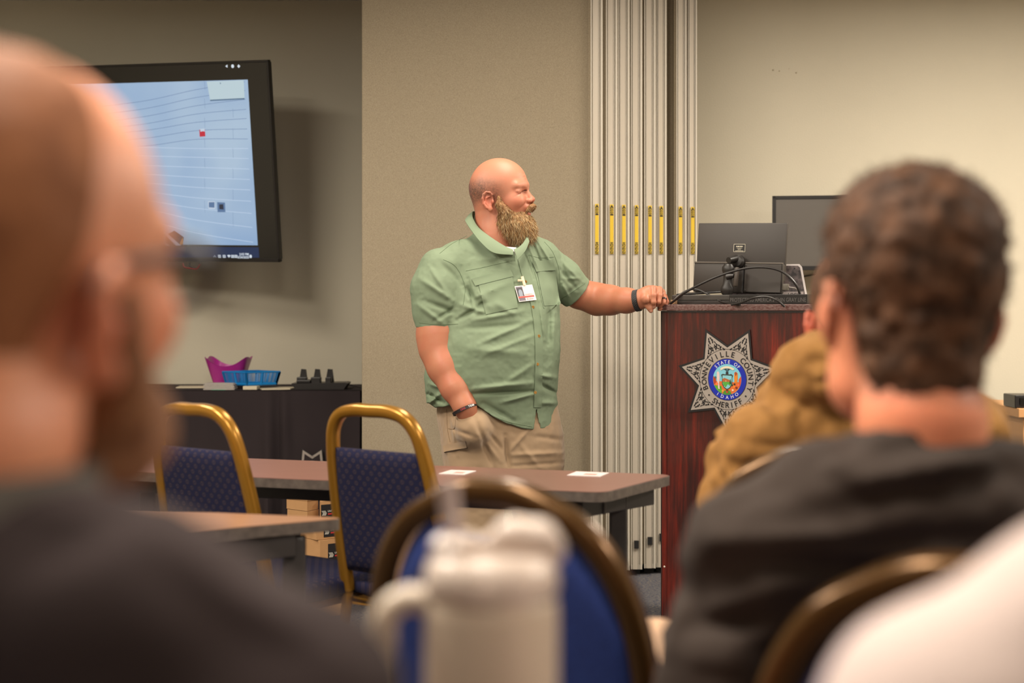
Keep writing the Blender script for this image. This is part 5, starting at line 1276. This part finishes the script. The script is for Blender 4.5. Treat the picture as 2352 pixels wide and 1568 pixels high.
def seat_pad(hw, y0, y1, z0, z1, m, par):
    V = []; F = []; UV = []; n = 20
    for side in (0, 1):
        for j in range(n+1):
            for i in range(n+1):
                u = i/n*2-1; v = j/n*2-1; q = (abs(u)**6+abs(v)**6)**(1/6)+1e-9; k = max(abs(u), abs(v))/q if q > 0 else 1
                e = (1-abs(u)**5)*(1-abs(v)**5); z = (z0+z1)/2+(1 if side else -1)*(z1-z0)/2*(.4+.6*max(e, 0)**.5)
                x = u*k*hw; y = (y0+y1)/2+v*k*(y1-y0)/2; V.append((x, y, z)); UV.append((x, y))
    n1 = n+1; o = n1*n1
    for j in range(n):
        for i in range(n): a = j*n1+i; F.append([a, a+n1, a+n1+1, a+1]); F.append([o+a, o+a+1, o+a+n1+1, o+a+n1])
    bd = [i for i in range(n)]+[j*n1+n for j in range(n)]+[n*n1+i for i in range(n, 0, -1)]+[j*n1 for j in range(n, 0, -1)]
    for a, b in zip(bd, bd[1:]+bd[:1]): F.append([a, b, o+b, o+a])
    return mk('seat', V, F, m, par, True, uv=UV)
LEAN = lambda z: -.20-.22*max(0, z-.45)
def tube_back(pts, r, nm, m, par):
    q = spline([(x, LEAN(z), z) for x, z in pts], 8); mb = MB(); mb.tube(q, r, 14, power=4.5); return mb.build(nm, m, par, sharp=60)
def chair_base(t, m, hw, seatm):
    seat_pad(.225, -.20, .25, .415, .485, seatm, t)
    f = MB(); rr = .011
    f.tube([(-.19, -.19, .41), (.19, -.19, .41), (.19, .20, .41), (-.19, .20, .41)], rr, 8, closed=True, power=4); f.build('seat_frame', m, t)
    for s in (-1, 1):
        l = MB(); l.tube([(s*.185, .20, .41), (s*.19, .225, .01)], .0125, 10, power=4.5); l.build('leg', m, t)
        l = MB(); l.tube([(s*hw, LEAN(.44), .44), (s*hw, -.22, .30), (s*(hw+.01), -.29, .01)], .0125, 10, power=4.5); l.build('leg', m, t)
        l = MB(); l.tube([(s*.187, .213, .20), (s*(hw+.003), -.245, .20)], .009, 8); l.build('stretcher', m, t)
def square_chair():
    t = thing('banquet_chair', 'x', 'chair', (0, 0, 0), 0, 'gold-framed banquet chairs in the front row')
    hw = .192; zt = .952
    half = [(hw, .44), (.187, .60), (.176, .75), (.163, .85), (.146, .905), (.112, .940), (.06, zt), (0, zt)]
    tube_back([(-x, z) for x, z in half]+[(x, z) for x, z in reversed(half[:-1])], .0162, 'back_frame', M_gold, t)
    def pr(v): z = .50+v*.345; return z, np.interp(z, [.5, .60, .75, .85], [.185, .178, .167, .153])-.004
    pad(pr, -.02, .02, 'backrest', M_navy, t, lean=LEAN)
    chair_base(t, M_gold, hw, M_navy); return t
def crown_chair():
    t = thing('banquet_chair', 'x', 'chair', (0, 0, 0), 0, 'round-backed blue banquet chairs')
    hw = .190; zt = .985
    half = [(hw-.004, .44), (.192, .60), (.194, .74), (.186, .82), (.165, .885), (.130, .935), (.085, .964), (.04, .982), (0, zt)]
    tube_back([(-x, z) for x, z in half]+[(x, z) for x, z in reversed(half[:-1])], .0165, 'back_frame', M_brn, t)
    def pr(v):
        def z(u, v=v):
            top = np.interp(abs(u), [0, .25, .45, .62, .8, 1], [.925, .928, .944, .925, .880, .80]); return .50+v*(top-.50)
        return z, .177
    pad(pr, -.022, .022, 'backrest', M_roy, t, lean=LEAN)
    chair_base(t, M_brn, hw, M_roy); return t
def put(t, pxc, Yb, yaw, label, zb=.8):
    """the back centre at photo column pxc and depth Yb"""
    r = math.radians(yaw); b = LEAN(zb); f = (math.sin(r), math.cos(r))
    t.location = (PX(pxc, Yb)-f[0]*b, Yb-f[1]*b, 0); t.rotation_euler = (0, 0, -r); t['label'] = label; return t
sc_ = square_chair(); put(sc_, 872, 3.78, 38, 'gold-framed chair with dotted navy fabric, nearest the standing man in the front row')
c2 = copy_tree(sc_); put(c2, 462, 3.83, 38, 'gold-framed chair with dotted navy fabric beside the left foreground man')
cc_ = crown_chair(); put(cc_, 1161, 1.87, 27, 'round-backed royal blue chair with dark bronze frame behind the cream tumbler')
c3 = copy_tree(cc_); put(c3, 1905, 2.12, 20, 'round-backed blue chair under the man in the tan jacket'); c3.scale = (1, 1, 1.022)
c4_ = copy_tree(cc_); put(c4_, 2225, 1.30, 20, 'round-backed blue chair at the bottom right under the man in the black jacket')
c5 = copy_tree(cc_); put(c5, 1560-2600, .55, 10, 'round-backed blue chair under the left foreground man in the dark jacket'); c5.location = (-.35, .70, 0)
c6 = copy_tree(cc_); c6.location = (.56, .62, 0); c6['label'] = 'round-backed blue chair under the person in the pale pink top'

# cardboard boxes on the floor under the draped table
M_krf = mat('kraft_card', (178, 136, 92), .8, noise=(30, (170, 128, 84), .3)); M_krd = mat('box_label_black', (24, 22, 24), .5); M_krr = mat('box_label_red', (176, 40, 40), .5); M_krw = mat('box_label_white', (190, 186, 176), .5)
Yk = 5.62; 
def kraft(px0, pxe, px1, yt, yb, label, lid=True, lab=True, lx=.3):
    """box whose left face runs px0..pxe and whose right face runs pxe..px1"""
    e = Vector((PX(pxe, Yk), Yk, 0)); a = Vector((PX(px0, Yk+.08), Yk+.08, 0)); b = Vector((PX(px1, Yk+.07), Yk+.07, 0)); z0 = PZ(yb, Yk); z1 = PZ(yt, Yk); d = a+b-e
    t = thing('cardboard_box', label, 'box', (a+b)/2+Vector((0, 0, z0)), group='cardboard boxes stacked on the floor')
    def pr(k, za, zb_, nm):
        c = (a+b)/2; pts = [c+(p-c)*k for p in (a, e, b, d)]; V = [(p.x, p.y, za) for p in pts]+[(p.x, p.y, zb_) for p in pts]
        return mk(nm, V, [[3, 2, 1, 0], [4, 5, 6, 7], [0, 1, 5, 4], [1, 2, 6, 5], [2, 3, 7, 6], [3, 0, 4, 7]], M_krf, t, False)
    h = z1-z0; pr(.965 if lid else 1, z0, z1-(.002 if lid else 0), 'box_body')
    if lid: pr(1.0, z1-h*.22, z1, 'lid')
    if lab:
        u = (b-e).normalized(); n = u.cross(Vector((0, 0, 1))); 
        if n.y > 0: n = -n
        L0 = (b-e).length; Ml_ = frame(e+n*.001+Vector((0, 0, z0+h*.5))+u*L0*lx, u, (0, 0, 1)); 
        w_ = min(.06, L0*(1-lx)); lb2 = MB().box((w_/2, 0, 0), (w_, h*.72, .001), 0, Ml_).build('printed_label', M_krd, t, smooth=False)
        q_ = MB()
        for k in range(5): q_.tube([Ml_ @ Vector((.006+.0035*k-.003, .008, .001)), Ml_ @ Vector((.009+.0035*k, -.002, .001)), Ml_ @ Vector((.005+.0035*k, -.011, .001))], .0011, 4)
        q_.build('label_emblem', M_krw, lb2, smooth=False)
        q_ = MB(); text_into(q_, 'UNIT', .010, Ml_ @ Matrix.Translation((.040, .002, .001)), .0002); q_.build('label_lettering', M_krw, lb2, smooth=False)
        MB().box((.042, -.006, .001), (.024, .006, .0006), 0, Ml_).build('label_red_bar', M_krr, lb2, smooth=False)
kraft(676, 735, 800, 1241, 1310, 'kraft cardboard box at the bottom of the visible stack under the tables', False, True, .28)
kraft(690, 727, 792, 1205, 1240, 'kraft cardboard box in the middle of the stack under the tables', False, True, .25)
kraft(660, 706, 732, 1175, 1204, 'shallow kraft cardboard box near the top of the stack', False, False)
kraft(657, 706, 732, 1144, 1174, 'lidded kraft cardboard box on top of the stack', True, False)
kraft(734, 736, 800, 1152, 1204, 'black-labelled carton standing beside the lidded box', False, True, .02)
kraft(676, 735, 800, 1311, 1378, 'lower kraft cardboard box hidden behind the chair seats', False, False)
kraft(676, 735, 800, 1379, PZ.__call__ and 710+1.219*FPX/Yk, 'lowest kraft cardboard box standing on the carpet', False, False)

# tumbler
YTm = 1.075; xt = PX(1129, YTm); zr = PZ(1368, YTm)
t = thing('tumbler', 'cream insulated tumbler with handle, pale lid and straw in the foreground', 'tumbler', (xt, YTm, ZTB))
M_cr = mat('cream_powder_coat', (190, 174, 156), .4, spec=.5); M_lid = mat('lid_pale_plastic', (214, 198, 186), .3, trans=.25); M_stw = mat('straw_clear', (186, 170, 168), .25, trans=.08)
b = MB(); R_ = .0505; b.lathe([(0, 0), (.034, 0), (.037, .004), (.037, .10), (.0385, .115), (R_-.002, .135), (R_, .15), (R_, zr-ZTB-.012), (R_-.001, zr-ZTB-.003), (R_-.003, zr-ZTB)], (xt, YTm, ZTB), 48); b.build('cup_body', M_cr, t)
b = MB(); b.lathe([(R_-.004, -.006), (R_-.004, .0), (R_-.0005, .004), (R_+.0005, .008), (R_, .018), (R_-.003, .027), (R_-.009, .032), (0, .033)], (xt, YTm, zr), 48); b.build('lid', M_lid, t)
b = MB(); b.lathe([(R_-.0032, -.004), (R_-.0025, -.002), (R_-.0032, .002)], (xt, YTm, zr), 48); b.build('steel_rim', mat('steel', (190, 180, 170), .25, metal=.9), t)
b = MB(); b.lathe([(0, 0), (.019, 0), (.020, .004), (.019, .012), (.014, .016), (.0085, .016)], (xt-.026, YTm, zr+.030), 28); b.build('straw_collar', M_lid, t)
V, F = nets(lambda Q: smin(smin(ell(Q, (xt+.018, YTm, zr+.046), (.017, .016, .014)), ell(Q, (xt+.037, YTm, zr+.044), (.013, .016, .014)), .008), cone(Q, (xt-.006, YTm, zr+.036), (xt+.045, YTm, zr+.034), .009, .011), .01), (xt-.03, YTm-.03, zr+.015), (xt+.065, YTm+.03, zr+.075), .0025)
mk('flip_stopper', V, F, M_lid, t)
b = MB(); b.tube([(xt-.028, YTm, zr-.05), (xt-.0265, YTm, zr+.03), (xt-.0335, YTm, zr+.088)], .0068, 16); b.build('straw', M_stw, t)
b = MB(); hp = spline([(xt-R_+.004, YTm-.004, zr-.004), (xt-R_-.012, YTm-.004, zr-.001), (xt-R_-.028, YTm-.004, zr-.012), (xt-R_-.031, YTm-.004, zr-.035), (xt-R_-.027, YTm-.004, zr-.075), (xt-R_-.018, YTm-.004, zr-.105), (xt-R_+.004, YTm-.004, zr-.118)], 8)
b.tube(hp, .0118, 16, flat=(1.0, .85)); b.build('handle', M_cr, t)
# ------------------------------------------------------------------ seated audience
def seated(label, H, head_yaw, head_roll, torso_yaw, skin, jacket_m, hair=None, hairfn=None, sw=.185, bulk=1.0, drop=.0, beard=None, pants=(40, 40, 46), sc=.97, jres=.0065, fold=.006, seed=1, bald=None, hres=.0042, pitch=0, haircol=None, collar=None, tname='jacket', lift=0, seatz=.49, extra=None, segs=None):
    H = Vector(H); p = thing('person', label, 'person', (H.x, H.y, 0))
    tl, tw = head_frame(H, head_yaw, pitch, head_roll, sc)
    R = np.array(Matrix.Rotation(math.radians(torso_yaw-90), 3, 'Z')); O = np.array(H)+np.array([0, 0, lift])
    loc = lambda Q: (Q-O) @ R      # x right, y forward, z up
    wld = lambda q: np.asarray(q, float) @ R.T+O
    hz = seatz+.09-H.z-lift; GZ = -H.z-lift             # hip height relative to the ears
    def arms(q, add=0):
        f = None
        for s in (-1, 1):
            g = chain(q, [(s*sw, -.045, -.27-drop), (s*(sw+.045), .0, -.52-drop), (s*(sw-.05), .10, hz+.10)], [.066*bulk+add, .056*bulk+add, .042*bulk+add], .02)
            f = g if f is None else np.minimum(f, g)
        return f
    def bodyf(Q):
        f = head_sdf(tl(Q)); q = loc(Q); n0 = loc(tw((-.02, 0, -.03)))[0]
        f = smin(f, chain(q, [tuple(n0), (0, -.045, -.12), (0, -.045, -.21)], [.058, .062, .062], .02), .03)
        f = smin(f, chain(q, [(0, -.045, -.22), (0, -.02, -.4), (0, -.01, hz+.1)], [.06, .075, .08], .05), .05)
        a = None
        for s in (-1, 1):
            w = np.array([s*(sw-.05), .10, hz+.10]); g = chain(q, [(s*sw, -.045, -.29-drop), (s*(sw+.045), .0, -.52-drop), tuple(w)], [.045, .04, .028], .02)
            pm = w+np.array([-s*.02, .055, -.01]); g = smin(g, chain(q, [tuple(w), tuple(pm)], [.028, .034], .01, ((0, 0, 1), 1.7)), .012)
            for k in range(4):
                b0 = pm+np.array([(k-1.5)*.019, .022, 0]); L_ = (.040, .046, .043, .034)[k if s < 0 else 3-k]
                g = smin(g, chain(q, [tuple(b0), tuple(b0+[0, L_, -.012]), tuple(b0+[0, L_*1.5, -.036])], [.0098, .0088, .0075], .004), .005)
            g = smin(g, chain(q, [tuple(pm+np.array([-s*.028, -.02, 0])), tuple(pm+np.array([-s*.052, .012, -.006])), tuple(pm+np.array([-s*.055, .04, -.016]))], [.014, .011, .009], .005), .008)
            a = g if a is None else np.minimum(a, g)
        return smin(f, a, .02)
    corners = wld([(x, y, z) for x in (-sw-.13, sw+.13) for y in (-.22, .42) for z in (hz-.02, .19)]); lo = corners.min(0); hi = corners.max(0)
    colf = lambda V: face_color(tl(V), skin, stub=bald)
    bake('body', bodyf, lo, hi, hres, M_skin, p, colf)
    def jack(Q):
        q = loc(Q)
        f = loft(q, [hz-.03, hz+.12, -.46, -.34, -.24], [0]*5, [-.01, -.01, -.02, -.03, -.045], [.20*bulk+.02, .19*bulk+.02, sw+.01, sw+.0, .10], [.145*bulk, .14*bulk, .135*bulk, .125*bulk, .08], 0, 2.4)
        f = smax(f, q[:, 2]+.215, .05); f = smax(f, hz-.05-q[:, 2], .02)
        for s in (-1, 1): f = smin(f, chain(q, [(0, -.055, -.20), (s*.10, -.055, -.225-drop*.4), (s*sw, -.045, -.27-drop)], [.074*bulk, .072*bulk, .070*bulk], .03), .03)
        f = smin(f, arms(q, .008), .018)
        if collar: f = smin(f, smax(chain(q, [(0, -.035, -.16), (0, -.045, collar[0])], [.088, collar[1]], .01), q[:, 2]-collar[0]-.01, .01), .02)
        if extra: f = smin(f, extra(q), .025)
        if segs: f = f-wr(Q, segs, False)
        f = smax(f, -chain(q, [(0, -.02, .0), (0, -.035, -.115), (0, -.030, -.165)], [.07, .066 if not collar else collar[1]-.014, .064], .01), .008)
        n = fold*(vnoise(q*(9, 9, 14)+seed)+.6*np.abs(vnoise(q*(18, 16, 26)+seed*2))+.3*vnoise(q*38+seed))
        return f-n
    c2 = wld([(x, y, z) for x in (-sw-.17, sw+.17) for y in (-.26, .36) for z in (hz-.08, -.02 if collar else -.08)]); 
    bake(tname, jack, c2.min(0), c2.max(0), jres, jacket_m, p, None, 1.3)
    if hair is not None:
        V, F = nets(lambda Q: hairfn(tl(Q)), H-Vector((.16, .16, .20)), H+Vector((.16, .16, .25)), .0035, 1.3)
        hm = M_hair; base_c = np.array([lin(c) for c in haircol])
        t_ = np.clip(.5+.5*vnoise(V*55)+.25*vnoise(V*140), 0, 1)[:, None]; ho = mk('hair', V, F, hm, p, True, col=base_c[0]*(1-t_)+base_c[1]*t_)
        if hair > 0:
            st, nn = sample_surface(V, F, hair, lambda c: np.ones(len(c), bool), seed)
            cc = base_c[0]+(base_c[1]-base_c[0])*RNG.random((len(st), 1)); V2, F2, C2 = strands(st-nn*.002, nn*.7+RNG.normal(size=nn.shape)*.5, .006+.010*RNG.random(len(st)), np.full(len(st), .0016), .7, cc, .1, 5, seed)
            mk('hair_curls', V2, F2, hm, ho, True, col=C2)
    if beard is not None:
        bake('beard', lambda Q: beard(tl(Q))+.003*vnoise(Q*80), H-Vector((.18, .18, .20)), H+Vector((.18, .18, .08)), .004, mat('beard_brown_%d' % seed, (112, 72, 46), .8, noise=(90, (140, 96, 62), .25)), p, None, 1.2)
    def legs(Q):
        q = loc(Q); f = None
        for s in (-1, 1):
            g = chain(q, [(s*.095, -.01, hz+.02), (s*.13, .40, hz+.02), (s*.13, .42, GZ+.09)], [.095, .072, .052], .03); f = g if f is None else smin(f, g, .02)
        return smax(smin(f, ell(q, (0, -.02, hz+.03), (.18, .13, .10)), .03), .05-Q[:, 2], .01)+.002*vnoise(Q*22)
    c3 = wld([(x, y, z) for x in (-.24, .24) for y in (-.18, .52) for z in (GZ+.02, hz+.16)]); bake('trousers', legs, c3.min(0), c3.max(0), .009, mat('trousers_%d' % seed, pants, .85), p)
    for s in (-1, 1):
        b_ = MB(); Ms = Matrix.Translation(Vector(wld((s*.13, .47, GZ)))) @ Matrix.Rotation(math.radians(torso_yaw-90), 4, 'Z')
        b_.grid(lambda u, v: (.046*math.cos(2*PI*u)*(1-.3*v), .135*math.sin(2*PI*u)*(1-.25*v)-.01*v, .001+.08*v*(1-.4*max(0, math.sin(2*PI*u)))), 24, 6, Ms, closed_u=True)
        b_.grid(lambda u, v: (.032*math.cos(2*PI*u)*v, .101*math.sin(2*PI*u)*v-.01, .081*(1-.4*max(0, math.sin(2*PI*u))*v)), 24, 3, Ms, closed_u=True); b_.build('shoe', bpy.data.materials.get('shoe_dark') or mat('shoe_dark', (34, 30, 30), .6), p)
    return p, tl, tw, loc, wld
def cap(q, th, zlo_back, zlo_side, front, amp, sc=70, seed=0):
    f = ell(q, (.008, 0, .072), (.112+th, .084+th, .100+th)); f = smin(f, ell(q, (-.035, 0, .045), (.068+th, .072+th, .072+th)), .03)
    if zlo_back < -.06: f = smin(f, ell(q, (-.044, 0, -.045), (.056+th, .060+th, .078)), .035)
    a = np.clip((q[:, 0]+.08)/.12, 0, 1); zl = zlo_back+(zlo_side-zlo_back)*a
    f = smax(f, zl-q[:, 2], .008); f = smax(f, q[:, 0]-front-.35*(q[:, 2]-.12), .01)
    ear = ((q[:, 0]-.0)/.03)**2+((np.abs(q[:, 1])-.085)/.03)**2+(q[:, 2]/.042)**2; f = smax(f, (1-np.sqrt(ear))*.03, .004)
    return f-amp*vnoise(q*sc+seed)-amp*.6*vnoise(q*sc*2.1+seed)
M_blkj = mat('charcoal_fleece', (48, 40, 36), .9, noise=(9, (56, 47, 42), .3), spec=.2); M_drk = mat('dark_jacket', (44, 35, 35), .92, noise=(7, (50, 40, 40), .3), spec=.2)
M_tan = mat('tan_duck_canvas', (150, 108, 58), .9, noise=(22, (124, 86, 42), .25), bump=(700, .2, .0006), spec=.3); M_pnk = mat('pale_pink_cloth', (188, 170, 164), .85)

# black-jacketed man with curly brown hair
Hr = P(2086, 746, 1.52)
rm = seated('man with thick curly brown hair and charcoal jacket seen from behind at the right', Hr, 98, 6, 92, (206, 132, 98), M_blkj, 2600,
            lambda q: cap(q, .006+.008*np.clip((q[:, 2]-.06)/.08, 0, 1)*np.clip(1.3-np.abs(q[:, 2]-.12)/.05, 0, 1), -.095, .018, .10, .0040, 60, 4), haircol=((34, 22, 14), (92, 63, 44)), sw=.168, bulk=1.08, fold=.014, seed=3, sc=.98, lift=.020, segs=[(1880, 1170, 2352, 1085, 34, -.013), (1900, 1120, 2352, 1030, 26, .008), (1640, 1300, 2150, 1300, 30, -.012), (1640, 1240, 2050, 1215, 26, .009), (1780, 1265, 2352, 1215, 24, -.008), (1620, 1400, 1850, 1330, 26, .010), (1600, 1440, 1800, 1420, 22, -.010), (1700, 1480, 1980, 1360, 26, .008), (1990, 1010, 2352, 950, 16, .006), (1990, 1050, 2352, 985, 12, -.005)], pants=(36, 38, 48), bald=((92, 66, 48), lambda q: .5*(q[:, 2] > -.08)*(q[:, 2] < .04)*np.clip((.03-q[:, 0])/.03, 0, 1)))
# man in the tan canvas jacket
Hb = P(1960, 756, 2.68)
seated('man in tan canvas jacket with turned-up collar, head hidden behind the curly-haired man', Hb, 84, 0, 96, (206, 120, 96), M_tan, 0,
       lambda q: cap(q, .004, -.03, .02, .09, .001, 60, 4), haircol=((70, 48, 34), (96, 66, 46)), sw=.178, bulk=1.28, fold=.024, extra=lambda q: ell(q, (-.020, -.085, -.125), (.165, .105, .080)),  seed=9, sc=.90, collar=(-.105, .116), jres=.006, pants=(60, 56, 50), drop=-.01, lift=.045)
# left foreground man: dark jacket, grey collar, beard, glasses
Hl = P(-22, 748, .80)
lm = seated('bearded man with glasses and close-cropped hair in a dark jacket, large at the left', Hl, 70, 0, 80, (206, 138, 104), M_drk, 0,
            lambda q: cap(q, .0022, -.065, -.01, .012, .0008, 60, 4), haircol=((112, 68, 42), (146, 94, 62)), sw=.172, bulk=1.05, fold=.004, seed=5, segs=[(60, 1310, 340, 1150, 40, -.009), (350, 1230, 760, 1500, 50, .006), (0, 1180, 200, 1130, 30, .005)], pants=(44, 44, 52), sc=.91, lift=.055,
            beard=lambda q: smax(smin(ell(q, (.082, 0, -.070), (.070, .064, .052)), smin(cone(q, (.042, -.070, .02), (.055, -.060, -.05), .006, .022), cone(q, (.042, .070, .02), (.055, .060, -.05), .006, .022), .02), .02), -ell(q, (.142, 0, -.038), (.02, .022, .010)), .005))
p, tl, tw, loc, wld = lm
gm = mat('glasses_black', (18, 16, 20), .6); g = MB()
for s in (-1, 1):
    g.tube([Vector(tw(v)[0]) for v in [(.140, s*.072, .046), (.07, s*.080, .044), (.0, s*.086, .036), (-.014, s*.086, .022)]], .0028, 8)
    g.tube([Vector(tw((.150-.010*math.cos(a), s*(.040+.031*math.cos(a)), .036+.022*math.sin(a)))[0]) for a in np.linspace(0, 2*PI, 24)[:-1]], .0034, 6, closed=True)
g.tube([Vector(tw(v)[0]) for v in [(.136, -.008, .044), (.144, 0, .046), (.136, .008, .044)]], .002, 6)
g.build('glasses', gm, p)
gc = mat('grey_collar_cloth', (92, 86, 80), .9)
bake('shirt_collar', lambda Q: smax(smax(chain(loc(Q), [(0, -.05, -.19), (0, -.048, -.118)], [.092, .078], .01), -chain(loc(Q), [(0, -.05, -.22), (0, -.043, -.09)], [.076, .070], .01), .004), loc(Q)[:, 2]+.112, .004), Hl-Vector((.14, .16, .24)), Hl+Vector((.14, .12, -.08)), .004, gc, p)
# person in pale pink at the lower right corner
Hp = P(2900, 470, .75)
seated('person in a pale pink top whose shoulder fills the lower right corner', Hp, 95, 0, 92, (206, 150, 122), M_pnk, 0, lambda q: cap(q, .006, -.06, .02, .10, .001, 60, 4), haircol=((70, 50, 36), (96, 70, 50)), sw=.175, bulk=.95, fold=.003, seed=11, pants=(52, 56, 70), tname='top')
